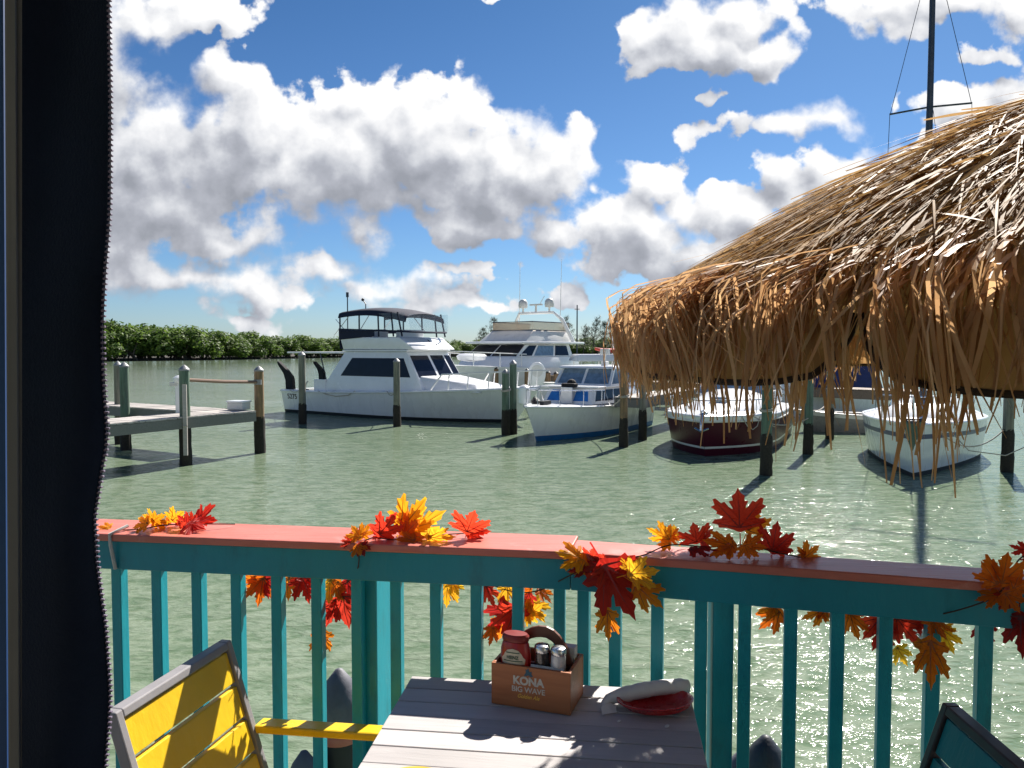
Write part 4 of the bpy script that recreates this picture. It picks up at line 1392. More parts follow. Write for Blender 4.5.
JL = (JOINT - LA).length
zc0, zc1 = DECK + 1.035, DECK + 1.057
MB().hexa(*joined('L', -1.1, 0, .185, zc0, zc1)).build('top_cap', M['coral'], rail, bevel=.004)
MB().hexa(*joined('R', 1.45, 0, .135, zc0, zc1)).build('top_cap', M['coral'], rail, bevel=.004)
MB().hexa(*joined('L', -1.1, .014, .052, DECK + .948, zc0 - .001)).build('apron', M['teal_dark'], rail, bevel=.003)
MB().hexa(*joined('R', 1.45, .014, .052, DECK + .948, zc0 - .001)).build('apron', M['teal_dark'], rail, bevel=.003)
MB().hexa(*joined('L', -1.1, .014, .052, DECK + .07, DECK + .158)).build('bottom_rail', M['teal'], rail, bevel=.003)
MB().hexa(*joined('R', 1.45, .014, .052, DECK + .07, DECK + .158)).build('bottom_rail', M['teal'], rail, bevel=.003)
for sec, lst, w, dep in (('L', [70, 111.9, 151.7, 191.6, 230.8, 271, 311, 351, 390, 429.7, 470.3, 511.8, 553.4], .0315, .036),
                         ('R', [567.3, 608.8, 650.9, 694.6, 738.4, 784.4, 831.4, 879.4, 927.2, 979.3, 1036, 1096], .032, .036)):
    a, d, n = (LA, LD, LN) if sec == 'L' else (RA, RD, RN)
    off = .053
    for px in lst:
        p = on_rail(px, 620, sec, off)
        s0 = (Vector((p.x, p.y, 0)) - a).dot(d)
        if sec == 'R':
            s0 = max(s0, .01)
        MB().hexa(*along(a, d, n, s0, s0 + w, off, off + dep, DECK + .03, DECK + 1.033)).build('baluster', M['teal'], rail, bevel=.0025)
p = on_rail(363.5, 620, 'L', .094)
s0 = (Vector((p.x, p.y, 0)) - LA).dot(LD)
MB().hexa(*along(LA, LD, LN, s0, s0 + .04, .094, .235, DECK - .3, DECK + 1.034)).build('post', M['teal'], rail, bevel=.004)
p = on_rail(707, 620, 'R', .06)
pc = Vector((p.x, p.y, 0)) + RD * .034 + RN * .045
MB().box((pc.x, pc.y, DECK + .367), (.054, .075, 1.33), R(-3)).build('post', M['teal'], rail, bevel=.004)
# pale strap tied round the cap at the left, a twig on top
q = MB()
s1 = on_rail(109.5, 536, 'L', -.004)
q.tube([on_rail(128, 527, 'L', .05) + Vector((0, 0, .004)), s1 + Vector((0, 0, .004)), on_rail(110.5, 545, 'L', -.003), on_rail(115.5, 569, 'L', .008)], .0052, 6)
stp = thing('cord', 'pale cord tied over the railing cap beside the zipper', 'cord', (s1.x, s1.y, DECK + .95))
q.build('strand', simple('pale_cord', (.50, .50, .47), .8, .2, 40), stp, smooth=True)

# ------------------------------------------------------------------ table
M['table'] = wood('weathered_table_planks', (.40, .372, .372), (.56, .53, .52), 0, 5, .62, .4, 11, R(6.9))
TA = R(-6.9)
tu, tv = Vector((math.cos(TA), math.sin(TA), 0)), Vector((-math.sin(TA), math.cos(TA), 0))
t_fl = Vector((-.263, 1.992, 0))
TW, TD, TZ = .715, .78, DECK + .74
tab = thing('dining_table', 'grey weathered plank table against the railing', 'table', t_fl + tu * TW / 2 - tv * TD / 2 + Vector((0, 0, DECK)))
tp = MB()
npl = 11
for i in range(npl):
    a = t_fl - tv * (i * TD / npl + .0015)
    b = t_fl - tv * ((i + 1) * TD / npl - .0015)
    z0, z1 = TZ - .026, TZ - (.0006 * (i % 3))
    c4 = [b, b + tu * TW, a + tu * TW, a]
    tp.hexa([p + Vector((0, 0, z0)) for p in c4], [p + Vector((0, 0, z1)) for p in c4])
tp.build('tabletop', M['table'], tab, bevel=.0018)
fr = MB()
for (v0, v1) in ((.03, .07), (TD - .07, TD - .03)):
    fr.beam(t_fl + tu * .04 - tv * (v0 + v1) / 2 + Vector((0, 0, TZ - .05)), t_fl + tu * (TW - .04) - tv * (v0 + v1) / 2 + Vector((0, 0, TZ - .05)), .03, .045)
for u in (.04, TW - .04):
    fr.beam(t_fl + tu * u - tv * .07 + Vector((0, 0, TZ - .05)), t_fl + tu * u - tv * (TD - .07) + Vector((0, 0, TZ - .05)), .03, .045)
fr.build('frame', M['black'], tab)
M['frame_grey'] = simple('grey_metal_frame', (.27, .26, .27), .42, .10, 10, metal=.0, bump=.05)
M['frame_brown'] = simple('dark_brown_frame', (.06, .048, .05), .4, .15, 10, metal=.2)
for u in (.06, TW - .06):
    for v in (.07, TD - .07):
        p = t_fl + tu * u - tv * v
        MB().box((p.x, p.y, DECK + .345), (.045, .045, .69), TA).build('leg', M['frame_grey'], tab, bevel=.004)


# ------------------------------------------------------------------ chairs
def chair(label, centre, ang, slat_mat, frame_mat, width=.43):
    """centre: middle of the top of the back; faces local +x"""
    o = thing('patio_chair', label, 'chair', (centre[0], centre[1], DECK), ang)
    hw = width / 2

    def bk(s, y, dx=0.0):
        """point on the back plane, s metres below the top"""
        return Vector((.30 * s + dx, y, .80 - s * .955))
    H = .40
    fr = MB()
    for sy in (-1, 1):
        y0, y1 = sy * hw, sy * (hw - .021)
        a = [bk(0, y0, -.014), bk(0, y1, -.014), bk(0, y1, .016), bk(0, y0, .016)]
        b = [bk(H, y0, -.014), bk(H, y1, -.014), bk(H, y1, .016), bk(H, y0, .016)]
        fr.hexa(b, a)
    fr.hexa([bk(.020, -hw + .021, -.014), bk(.020, hw - .021, -.014), bk(.020, hw - .021, .016), bk(.020, -hw + .021, .016)],
            [bk(.0, -hw + .021, -.014), bk(.0, hw - .021, -.014), bk(.0, hw - .021, .016), bk(.0, -hw + .021, .016)])
    fr.build('back_frame', frame_mat, o, world=False, bevel=.003)
    for k in range(4):
        s0 = .028 + k * .095
        s1 = s0 + .083
        MB().hexa([bk(s1, -hw + .023, -.008), bk(s1, hw - .023, -.008), bk(s1, hw - .023, .008), bk(s1, -hw + .023, .008)],
                  [bk(s0, -hw + .023, -.008), bk(s0, hw - .023, -.008), bk(s0, hw - .023, .008), bk(s0, -hw + .023, .008)]).build('back_slat', slat_mat, o, world=False, bevel=.002)
    for k in range(5):
        x = .14 + k * .085
        MB().box((x + .04, 0, .43), (.078, width - .06, .018)).build('seat_slat', slat_mat, o, world=False, bevel=.002)
    sf = MB()
    for sy in (-1, 1):
        sf.beam((.06, sy * (hw - .013), .41), (.58, sy * (hw - .013), .42), .026, .035)
    sf.beam((.57, -hw + .03, .41), (.57, hw - .03, .41), .03, .03)
    sf.build('seat_frame', frame_mat, o, world=False, bevel=.003)
    for sy in (-1, 1):
        y = sy * (hw + .016)
        MB().hexa([(.085, y - .026, .548), (.60, y - .026, .575), (.60, y + .026, .575), (.085, y + .026, .548)],
                  [(.085, y - .026, .570), (.60, y - .026, .597), (.60, y + .026, .597), (.085, y + .026, .570)]).build('arm', slat_mat, o, world=False, bevel=.005)
        MB().beam((.54, sy * (hw + .013), 0.0), (.54, sy * (hw + .013), .574), .026, .034, (1, 0, 0)).build('leg', frame_mat, o, world=False, bevel=.003)
        MB().hexa([(-.06, sy * (hw - .0), 0), (-.025, sy * (hw - .0), 0), (-.025, sy * (hw - .026), 0), (-.06, sy * (hw - .026), 0)],
                  [(.115, sy * (hw - .0), .415), (.15, sy * (hw - .0), .415), (.15, sy * (hw - .026), .415), (.115, sy * (hw - .026), .415)]).build('leg', frame_mat, o, world=False, bevel=.003)
    return o


M['yellow'] = paint('yellow_slat', (.84, .54, .02), (.62, .38, .02), .12, .33)
M['teal_slat'] = paint('teal_slat', (.008, .22, .24), (.01, .09, .10), .2, .35)
chair('yellow slatted patio chair with a grey frame left of the table', (-.838, 1.876, 0), R(-13), M['yellow'], M['frame_grey'], .44)
chair('dark teal slatted patio chair at the bottom right corner', (.984, 1.492, 0), R(178), M['teal_slat'], M['frame_brown'], .44)

# ------------------------------------------------------------------ caddy on the table
M['box_wood'] = wood('caddy_wood', (.33, .095, .030), (.56, .20, .070), 0, 5, .5, .25, 12, R(19))
M['box_dark'] = wood('caddy_dark_wood', (.075, .024, .014), (.15, .05, .026), 0, 5, .45, .2, 12, R(19))
BA = math.atan2(-.065, .187)
bu, bv = Vector((math.cos(BA), math.sin(BA), 0)), Vector((-math.sin(BA), math.cos(BA), 0))
b_fl = Vector((-.050, 1.833, TZ + .0008))
BW, BD, BH = .198, .124, .101


def bx(u, v, w):
    return b_fl + bu * u + bv * v + Vector((0, 0, w))


def bbox(u0, u1, v0, v1, w0, w1):
    return MB().hexa([bx(u0, v0, w0), bx(u1, v0, w0), bx(u1, v1, w0), bx(u0, v1, w0)], [bx(u0, v0, w1), bx(u1, v0, w1), bx(u1, v1, w1), bx(u0, v1, w1)])


box = thing('condiment_caddy', 'wooden condiment caddy with KONA BIG WAVE printed on its front', 'caddy', bx(BW / 2, BD / 2, 0))
bbox(0, BW, 0, .008, 0, BH).build('front_board', M['box_wood'], box, bevel=.001)
bbox(0, BW, BD - .008, BD, 0, BH).build('back_board', M['box_wood'], box, bevel=.001)
bbox(.0005, .008, .0085, BD - .0085, 0, BH + .0005).build('end_board', M['box_wood'], box, bevel=.001)
bbox(BW - .008, BW - .0005, .0085, BD - .0085, 0, BH + .0005).build('end_board', M['box_wood'], box, bevel=.001)
bbox(.0085, BW - .0085, .0085, BD - .0085, .002, .01).build('bottom', M['box_dark'], box)
# arched divider with a hand hole
outer = [(.0, .09), (.03, .135), (.055, .165), (.082, .180), (.105, .184), (.128, .178), (.15, .160), (.17, .130), (.181, .095)]
inner = [(.046, .09), (.052, .128), (.068, .146), (.092, .155), (.112, .155), (.130, .147), (.146, .128), (.150, .09)]
dv = MB()
n_o = 15


def resample(poly, n):
    ls = [0]
    for a, b in zip(poly, poly[1:]):
        ls.append(ls[-1] + math.hypot(b[0] - a[0], b[1] - a[1]))
    out = []
    for i in range(n):
        s = ls[-1] * i / (n - 1)
        for j in range(len(poly) - 1):
            if s <= ls[j + 1] + 1e-9:
                f = (s - ls[j]) / (ls[j + 1] - ls[j])
                out.append((poly[j][0] + (poly[j + 1][0] - poly[j][0]) * f, poly[j][1] + (poly[j + 1][1] - poly[j][1]) * f))
                break
    return out


oo, ii = resample(outer, n_o), resample(inner, n_o)
vo = .058
rws = []
for (a, b) in zip(oo, ii):
    rws.append([bx(a[0] + .008, vo, a[1]), bx(b[0] + .008, vo, b[1]), bx(b[0] + .008, vo + .010, b[1]), bx(a[0] + .008, vo + .010, a[1])])
dv.grid(rws, True)
bb = bbox(.0085, BW - .0085, vo, vo + .010, .01, .0895)
dv.add(bb.v, bb.f)
dv.build('handle', M['box_dark'], box, bevel=.0012)
M['print_white'] = simple('white_print', (.56, .52, .46), .7, .18, 90)
M['print_teal'] = simple('blue_print', (.03, .09, .13), .6, .2, 60)
M['print_gold'] = simple('gold_print', (.80, .46, .07), .6, .2, 60)
upz = Vector((0, 0, 1))
nrm = -bv
text_mesh('KONA', .027, 'lettering', M['print_white'], box, bx(.094, -.0006, .066), bu, upz, .0004, .98, .0011, 0, .078)
text_mesh('BIG WAVE', .0185, 'lettering', M['print_white'], box, bx(.094, -.0006, .045), bu, upz, .0004, .98, .0003, 0, .083)
text_mesh('Golden Ale', .0135, 'lettering', M['print_gold'], box, bx(.094, -.0006, .029), bu, upz, .0004, 1.0, .0002, .35, .055)
dr = MB()
dr.prism([bx(.094 + u, -.0004, .086 + w) for u, w in ((-.011, -.006), (-.006, -.007), (0, -.004), (.006, -.007), (.012, -.006), (.008, .0), (.009, .006), (.003, .004), (.0, .014), (-.004, .008), (-.007, .010), (-.006, .002))], nrm * .0006)
dr.build('emblem', M['print_teal'], box, flip=True)

# sauce bottle, shakers, packets, napkins
M['ketchup'] = simple('red_bottle_plastic', (.36, .014, .012), .3, .12, 20, coat=.2)
M['ketchup_dark'] = simple('dark_red_cap', (.20, .012, .010), .4, .12, 20)
M['label_cream'] = simple('cream_label', (.55, .48, .36), .5, .12, 40)
M['label_green'] = simple('green_label_line', (.05, .10, .06), .5, .12, 40)
M['steel'] = simple('shaker_steel', (.55, .55, .55), .28, .15, 40, metal=1.0)
M['pepper'] = simple('pepper_filled_glass', (.035, .028, .024), .12, .5, 120, spec=.8)
M['salt'] = simple('salt_filled_glass', (.52, .52, .53), .15, .15, 90, spec=.8)
M['paper'] = simple('white_paper', (.76, .75, .72), .7, .06, 20, bump=.2, bscale=60)
kb = bx(.052, .030, .012)
ket = thing('sauce_bottle', 'red sauce bottle with a cream label standing in the wooden caddy', 'bottle', kb)
prof = [(.026, 0), (.034, .004), (.035, .05), (.0355, .09), (.0345, .120), (.031, .134), (.029, .138)]
MB().lathe(prof, kb, 28, 1.08, .62, BA).build('body', M['ketchup'], ket, smooth=True)
MB().lathe([(.029, .139), (.032, .141), (.0325, .152), (.028, .157), (.004, .158)], kb, 28, 1.05, .66, BA).build('cap', M['ketchup_dark'], ket, smooth=True)
lab = []
for w, half in ((.088, .028), (.100, .030), (.106, .025), (.114, .021), (.122, .014), (.126, .0)):
    lab.append((w, half))
rws = []
for w, half in lab:
    rw = []
    for j in range(-5, 6):
        u = half * j / 5
        vv = -.0355 * .62 * math.sqrt(max(0, 1 - (u / .0384) ** 2)) - .0012
        rw.append(kb + bu * u + bv * vv + Vector((0, 0, w)))
    rws.append(rw)
MB().grid(rws).build('label', M['label_cream'], ket, smooth=True, flip=True)
lb = MB()
for w, half in ((.095, .024), (.115, .017)):
    rr = [[kb + bu * (half * j / 5) + bv * (-.0355 * .62 * math.sqrt(1 - (half * j / 5 / .0384) ** 2) - .0020) + Vector((0, 0, w + dz)) for j in range(-5, 6)] for dz in (0, .0025)]
    lb.grid(rr)
lb.build('label_line', M['label_green'], ket)
text_mesh('HEINZ', .011, 'lettering', M['label_green'], ket, kb + bv * (-.0355 * .62 - .0022) + Vector((0, 0, .1045)), bu, upz, .0003, 1.0, .0003, 0, .030)


def shaker(u, v, mat, label):
    b = bx(u, v, .012)
    o = thing('shaker', label, 'shaker', b, 0)
    MB().lathe([(.0165, 0), (.0185, .003), (.0190, .030), (.0182, .090), (.0176, .121)], b, 24).build('glass_body', mat, o, smooth=True)
    MB().lathe([(.0182, .119), (.0188, .121), (.0188, .131), (.0165, .135), (.0100, .1375), (.0020, .138)], b, 24).build('steel_lid', M['steel'], o, smooth=True)


shaker(.118, .034, M['pepper'], 'pepper shaker with a dark filling and steel lid in the caddy')
shaker(.160, .030, M['salt'], 'salt shaker with a white filling and steel lid at the right of the caddy')
pk = bx(.125, .0145, .09)
o = thing('sugar_packets', 'row of white packets along the front of the caddy', 'packets', bx(.135, .0145, .03))
q = MB()
for i in range(4):
    q.hexa([bx(.096, .0095 + i * .0016, .03), bx(.178, .0095 + i * .0016, .03), bx(.178, .0104 + i * .0016, .03), bx(.096, .0104 + i * .0016, .03)],
           [bx(.096, .0095 + i * .0018, .100 + i * .0012), bx(.178, .0095 + i * .0018, .100 + i * .001), bx(.178, .0104 + i * .0018, .100 + i * .001), bx(.096, .0104 + i * .0018, .100 + i * .0012)])
q.build('packets', M['paper'], o)
o = thing('napkins', 'white folded napkins standing at the back right of the caddy', 'napkins', bx(.165, .095, .012))
bbox(.135, .186, .085, .112, .012, .128).build('stack', M['paper'], o, bevel=.002)

# red basket with rolled white paper across it
bc = atz(655, 709, TZ + .0)
bc = Vector((bc.x, bc.y, TZ))
M['red_plastic'] = simple('red_basket_plastic', (.50, .030, .035), .28, .1, 20, coat=.4)
bas = thing('food_basket', 'oval red plastic basket at the right end of the table', 'basket', bc)
BZ = R(6)
MB().lathe([(.050, .0015), (.056, .003), (.072, .013), (.082, .022), (.086, .024), (.086, .027), (.080, .026), (.068, .015), (.053, .006), (.010, .0045)], bc, 40, 1.08, .70, BZ).build('bowl', M['red_plastic'], bas, smooth=True)
q = MB()
for (w, rr) in ((.007, .0640), (.012, .0715), (.017, .0775)):
    ring = [bc + Vector((rr * 1.08 * math.cos(a), rr * .70 * math.sin(a), w)) for a in (6.283 * i / 40 for i in range(41))]
    q.tube(ring, .0013, 5)
q.build('rib', M['red_plastic'], bas, smooth=True)
n0, n1 = aty(609, 699, 1.82), aty(688, 686, 1.865)
nap = thing('napkin_roll', 'white rolled napkin lying across the red basket', 'napkin', (n0 + n1) / 2)
pts, rs = [], []
rd = random.Random(5)
for i in range(22):
    f = i / 21
    p = n0.lerp(n1, f) + Vector((0, 0, .008 * math.sin(f * 3.1)))
    pts.append(p)
    rs.append(.0165 * (.75 + .35 * min(1, f * 5)) * (1 + rd.uniform(-.05, .05)) * (1 if f < .93 else .85))
pts = [n0 + Vector((-.012, -.012, -.022)), n0 + Vector((-.008, -.006, -.008))] + pts
rs = [.011, .012] + rs
MB().tube(pts, rs, 14).build('paper_roll', M['paper'], nap, smooth='all')
fl = n0 + Vector((-.012, -.012, -.024))
q = MB().grid([[Vector((fl.x - .010 + .012 * j, fl.y - .012 + .004 * j - .008 * i, TZ + .0015 + .016 * (1 - i / 3) * (1 - abs(j - 1.5) / 3))) for j in range(4)] for i in range(4)])
q.build('loose_end', M['paper'], nap, smooth='all')
# two white crumbs that stand in for highlight spots near the basket
for (x, y, w_, lab) in ((619, 721.5, .007, 'tiny white crumb standing in for a highlight spot left of the red basket'), (667, 726.5, .009, 'tiny white crumb standing in for a highlight spot in front of the red basket')):
    c = atz(x, y, TZ + .001)
    cr = MB().lathe([(w_ * .7, .0), (w_, .001), (w_ * .6, .0028), (.0005, .003)], c, 7, 1, .55, 1.0).build('highlight_spot', M['paper'])
    tag(cr, lab, 'highlight')
# yellow dish made up in place of a soft glow at the table edge
pc = Vector((-.195, 1.448, TZ + .0005))
pl = thing('glow_dish', 'yellow dish standing in for a soft yellow glow at the near table edge', 'glow_dish', pc)
M['yellow_glow_dish'] = simple('yellow_glow_dish', (.75, .50, .06), .3, .06, 10, coat=.3)
MB().lathe([(.055, 0), (.058, .002), (.084, .008), (.086, .009), (.084, .0105), (.056, .006), (.010, .005)], pc, 40).build('dish', M['yellow_glow_dish'], pl, smooth=True)
MB().lathe([(.054, .0062), (.054, .0072), (.010, .0072)], pc, 32).build('well', M['yellow_glow_dish'], pl, smooth=True)

# ------------------------------------------------------------------ pointed piles just outside the rail
M['cone_grey'] = simple('grey_pile_cap', (.115, .115, .135), .6, .25, 8, bump=.3, bscale=30)
M['cone_dark'] = simple('dark_pile_cap', (.025, .030, .040), .5, .3, 8, bump=.3, bscale=30)


def cone_pile(px, py, d, r, cap_mat, label, band):
    tip = aty(px, py, d)
    o = thing('capped_pile', label, 'piling', (tip.x, tip.y, 0), 0, 'pointed piles below the deck railing')
    MB().lathe([(r * 1.06, -.33), (r * 1.04, -.20), (r * .98, -.17), (r * .62, -.075), (r * .18, -.008), (.002, 0)], tip, 24).build('cap', cap_mat, o, smooth=True)
    MB().lathe([(r, -tip.z - .8), (r, -.42), (r * .99, -.34)], tip, 20).build('shaft', M['bottom_black'], o, smooth=True)
    if band:
        MB().lathe([(r * 1.03, -.40), (r * 1.05, -.395), (r * 1.05, -.345), (r * 1.03, -.34)], tip, 24).build('band', M['coral'], o, smooth=True)


cone_pile(339, 668, 4.3, .118, M['cone_grey'], 'grey pointed pile below the railing seen left of the wide post', True)
cone_pile(304, 750, 4.1, .105, M['cone_grey'], 'lower grey pointed pile half hidden by the yellow chair arm', False)
cone_pile(766, 735, 4.0, .125, M['cone_dark'], 'dark pointed pile below the railing on the right side', False)
cone_pile(740, 752, 4.3, .12, M['cone_grey'], 'low grey pile just left of the dark pointed pile', False)

# ------------------------------------------------------------------ thatched umbrella
M['thatch'] = thin_leafy('thatch_strands', (.33, .185, .070), (.60, .385, .165), .38, .6, True, 25, .12)
M['fringe'] = thin_leafy('fringe_strands', (.44, .230, .098), (.78, .500, .255), .5, .5, True, 25, .3)
M['canvas'] = thin_leafy('tan_umbrella_canvas', (.40, .225, .085), (.52, .31, .13), .42, .7, False, 6, .2)
M['binding'] = simple('dark_binding_tape', (.035, .022, .012), .85, .2, 30)
UC = Vector((1.30, 1.655, 0))
UR, UAP, URIM = .985, DECK + 2.145, DECK + 1.685
um = thing('thatched_umbrella', 'round umbrella thatched with dry palm strands beyond the table', 'umbrella', (UC.x, UC.y, DECK))


def cone_z(r):
    return UAP - (UAP - URIM) * (min(r, 1.25 * UR) / UR) ** 1.48


SEAM0 = R(-144.8)
cn, vl, bd = MB(), MB(), MB()
for g in range(8):
    a0 = SEAM0 + g * math.pi / 4
    n = 12
    for rr0, rr1 in ((.03, .35), (.35, .7), (.7, UR)):
        r0 = [UC + Vector((math.cos(a0 + j * math.pi / 4 / n) * rr0, math.sin(a0 + j * math.pi / 4 / n) * rr0, cone_z(rr0) - .02 - .02 * math.sin(math.pi * j / n))) for j in range(n + 1)]
        r1 = [UC + Vector((math.cos(a0 + j * math.pi / 4 / n) * rr1, math.sin(a0 + j * math.pi / 4 / n) * rr1, cone_z(rr1) - .02 - .02 * math.sin(math.pi * j / n) * rr1)) for j in range(n + 1)]
        cn.grid([r0, r1])
    rows = []
    VH = .105
    for i in range(9):
        s = i / 8
        inset = .055 * s ** 2.2 + .006
        rowp = []
        for j in range(n + 1):
            f = j / n
            ang = a0 + inset / UR + f * (math.pi / 4 - 2 * inset / UR)
            edge = abs(f - .5) * 2
            drop = VH * s * (1 - .16 * edge ** 6)
            rr = UR + .010 + .018 * s + .008 * math.sin(f * 9 + g)
            rowp.append(UC + Vector((math.cos(ang) * rr, math.sin(ang) * rr, URIM - .035 - drop)))
        rows.append(rowp)
    vl.grid(rows)
    edgep = [r[0] for r in rows] + rows[-1][1:-1] + [r[-1] for r in rows[::-1]]
    bd.tube(edgep, .0055, 6)
cn.build('canopy', M['canvas'], um, smooth='all', flip=False)
vl.build('valance', M['canvas'], um, smooth='all', flip=False)
bd.build('binding', M['binding'], um, smooth=True)
MB().tube([(UC.x, UC.y, DECK), (UC.x, UC.y, UAP + .03)], .024, 14).build('pole', M['pole_wood'], um, smooth=True)
MB().lathe([(.22, 0), (.23, .02), (.20, .07), (.05, .09), (.03, .30)], (UC.x, UC.y, DECK + .001), 24).build('base', M['black'], um, smooth=True)
for g in range(8):
    a = SEAM0 + g * math.pi / 4
    MB().tube([UC + Vector((math.cos(a) * .03, math.sin(a) * .03, UAP - .05)), UC + Vector((math.cos(a) * UR, math.sin(a) * UR, URIM - .045))], .008, 6).build('rib', M['pole_wood'], um, smooth=True)


def strip(mb, pts, widths, side, twist=0.0, fold=0.0):
    """a thin ribbon through points; side gives its width direction"""
    n = len(pts)
    vs = []
    for i, p in enumerate(pts):
        d = (pts[min(i + 1, n - 1)] - pts[max(i - 1, 0)]).normalized()
        s = (side - d * side.dot(d))
        if s.length < 1e-4:
            s = d.orthogonal()
        s.normalize()
        if twist:
            s = Matrix.Rotation(twist * i / (n - 1), 3, d) @ s
        vs += [p - s * widths[i] / 2, p + s * widths[i] / 2]
    mb.add(vs, [(2 * i, 2 * i + 1, 2 * i + 3, 2 * i + 2) for i in range(n - 1)])


rd = random.Random(21)
th = MB()
NTH = 19000
# tufts: neighbouring strands lean the same way
tuft = [(rd.uniform(0, 6.283), rd.uniform(.0, 1.0), rd.gauss(0, .30), rd.uniform(.6, 1.4), rd.uniform(0, 1)) for _ in range(420)]
for i in range(NTH):
    ta, tr, tl, tk, tq = tuft[rd.randrange(len(tuft))]
    r = max(.03, (tr ** .55) * 1.0 * UR + rd.gauss(0, .05))
    a = ta + rd.gauss(0, .10) / max(.25, r)
    if r > 1.03 * UR:
        r = rd.uniform(.8, 1.02) * UR
    # keep the full density only on the side that faces the deck and sky line
    ln = min(rd.uniform(.10, .30) * (.8 + .4 * tk), max(.05, UR + rd.uniform(-.02, .06) - r))
    dev = tl + rd.gauss(0, .22)
    rad = Vector((math.cos(a), math.sin(a), 0))
    tan = Vector((-math.sin(a), math.cos(a), 0))
    dirv = rad * math.cos(dev) + tan * math.sin(dev)
    lift0 = rd.uniform(.003, .024)
    lift1 = lift0 + rd.uniform(-.006, .030) + (rd.uniform(.01, .035) if rd.random() < .02 else 0)
    pts = []
    for k in range(5):
        f = k / 4
        q = UC + rad * r + dirv * ln * f
        rr = math.hypot(q.x - UC.x, q.y - UC.y)
        z = cone_z(rr) + lift0 + (lift1 - lift0) * f
        if rr > UR:
            z -= (rr - UR) * .9
        pts.append(Vector((q.x, q.y, z)))
    w = rd.choice((.0022, .003, .0038, .0046, .006, .009 if rd.random() < .35 else .003)) * rd.uniform(.8, 1.2)
    strip(th, pts, [w * .9, w, w, w * .85, w * .35], tan + Vector((0, 0, rd.gauss(0, .35))), rd.gauss(0, .5))
th.build('thatch', M['thatch'], um, flip=False)

fr = MB()
NB = 620
for b in range(NB):
    ta = rd.uniform(0, 6.283)
    if -2.75 < (ta - 6.283 if ta > 3.1416 else ta) < -1.6 and rd.random() < .45:
        continue
    blen = rd.uniform(.19, .31) * (.72 + .20 * max(0, math.cos(ta - R(-110))))
    bsway = rd.gauss(0, .035)
    bout = rd.uniform(-.02, .05)
    wide = rd.uniform(.006, .022)
    for i in range(rd.randint(7, 15)):
        off = rd.gauss(0, wide)
        a = ta + off / UR
        a1 = ta + (off * rd.uniform(.15, .9) + bsway + rd.gauss(0, .018)) / UR
        r0 = UR - rd.uniform(.0, .10)
        z0 = cone_z(r0) + rd.uniform(-.01, .018)
        hang = blen * rd.uniform(.66, 1.03)
        ro = UR + bout + rd.uniform(.005, .055)
        pts = []
        for k in range(9):
            f = (k / 8) ** 1.5
            g = min(1.0, f * 2.8)
            rr = r0 + (ro - r0) * math.sin(g * math.pi / 2) + .012 * math.sin(f * 5 + off * 90)
            aa = a + (a1 - a) * f ** 1.4
            z = z0 - hang * (f ** 1.35) - .012 * g
            pts.append(UC + Vector((math.cos(aa) * rr, math.sin(aa) * rr, z)))
        w = rd.choice((.0022, .003, .0038, .005, .0065)) * rd.uniform(.8, 1.2)
        strip(fr, pts, [w, w, w, w, w, w, w * .95, w * .85, w * .55], Vector((-math.sin(a), math.cos(a), 0)) + Vector((0, 0, 0)) + Vector((math.cos(a), math.sin(a), 0)) * rd.gauss(0, .8), rd.gauss(0, .9))
    # a few stray strands crossing the others
    if rd.random() < .35:
        a = ta
        a1 = ta + rd.gauss(0, .13)
        pts = [UC + Vector((math.cos(a + (a1 - a) * f) * (UR + .01 + .07 * math.sin(f * 3)), math.sin(a + (a1 - a) * f) * (UR + .01 + .07 * math.sin(f * 3)), cone_z(UR) + .02 - blen * .8 * f ** 1.2)) for f in (0, .25, .5, .75, 1)]
        strip(fr, pts, [.004, .005, .005, .004, .001], Vector((-math.sin(a), math.cos(a), 0)), rd.gauss(0, .8))
fr.build('fringe', M['fringe'], um, flip=False)

# ------------------------------------------------------------------ maple leaf garland
M['leaf_red'] = thin_leafy('red_fabric_leaf', (.56, .028, .018), (.82, .080, .030), .58, .5, False, 30, .3)
M['leaf_dark_red'] = thin_leafy('dark_red_fabric_leaf', (.36, .018, .016), (.58, .045, .024), .58, .5, False, 30, .3)
M['leaf_orange'] = thin_leafy('orange_fabric_leaf', (.70, .135, .010), (.85, .26, .016), .58, .5, False, 30, .3)
M['leaf_yellow'] = thin_leafy('yellow_fabric_leaf', (.74, .28, .010), (.90, .52, .030), .58, .5, False, 22, .3)
M['vine'] = simple('brown_vine_wire', (.05, .032, .022), .8, .3, 40)
half = [(0, 1.0), (.055, .88), (.13, .82), (.115, .72), (.20, .70), (.135, .60), (.125, .53), (.24, .60), (.29, .70), (.355, .665), (.46, .76), (.52, .74), (.49, .62), (.57, .57), (.45, .485), (.46, .43), (.32, .36), (.36, .31), (.50, .30), (.56, .21), (.43, .17), (.42, .11), (.27, .12), (.12, .06), (.03, .02)]
outline = half + [(-x, y) for x, y in half[::-1] if x > 0]


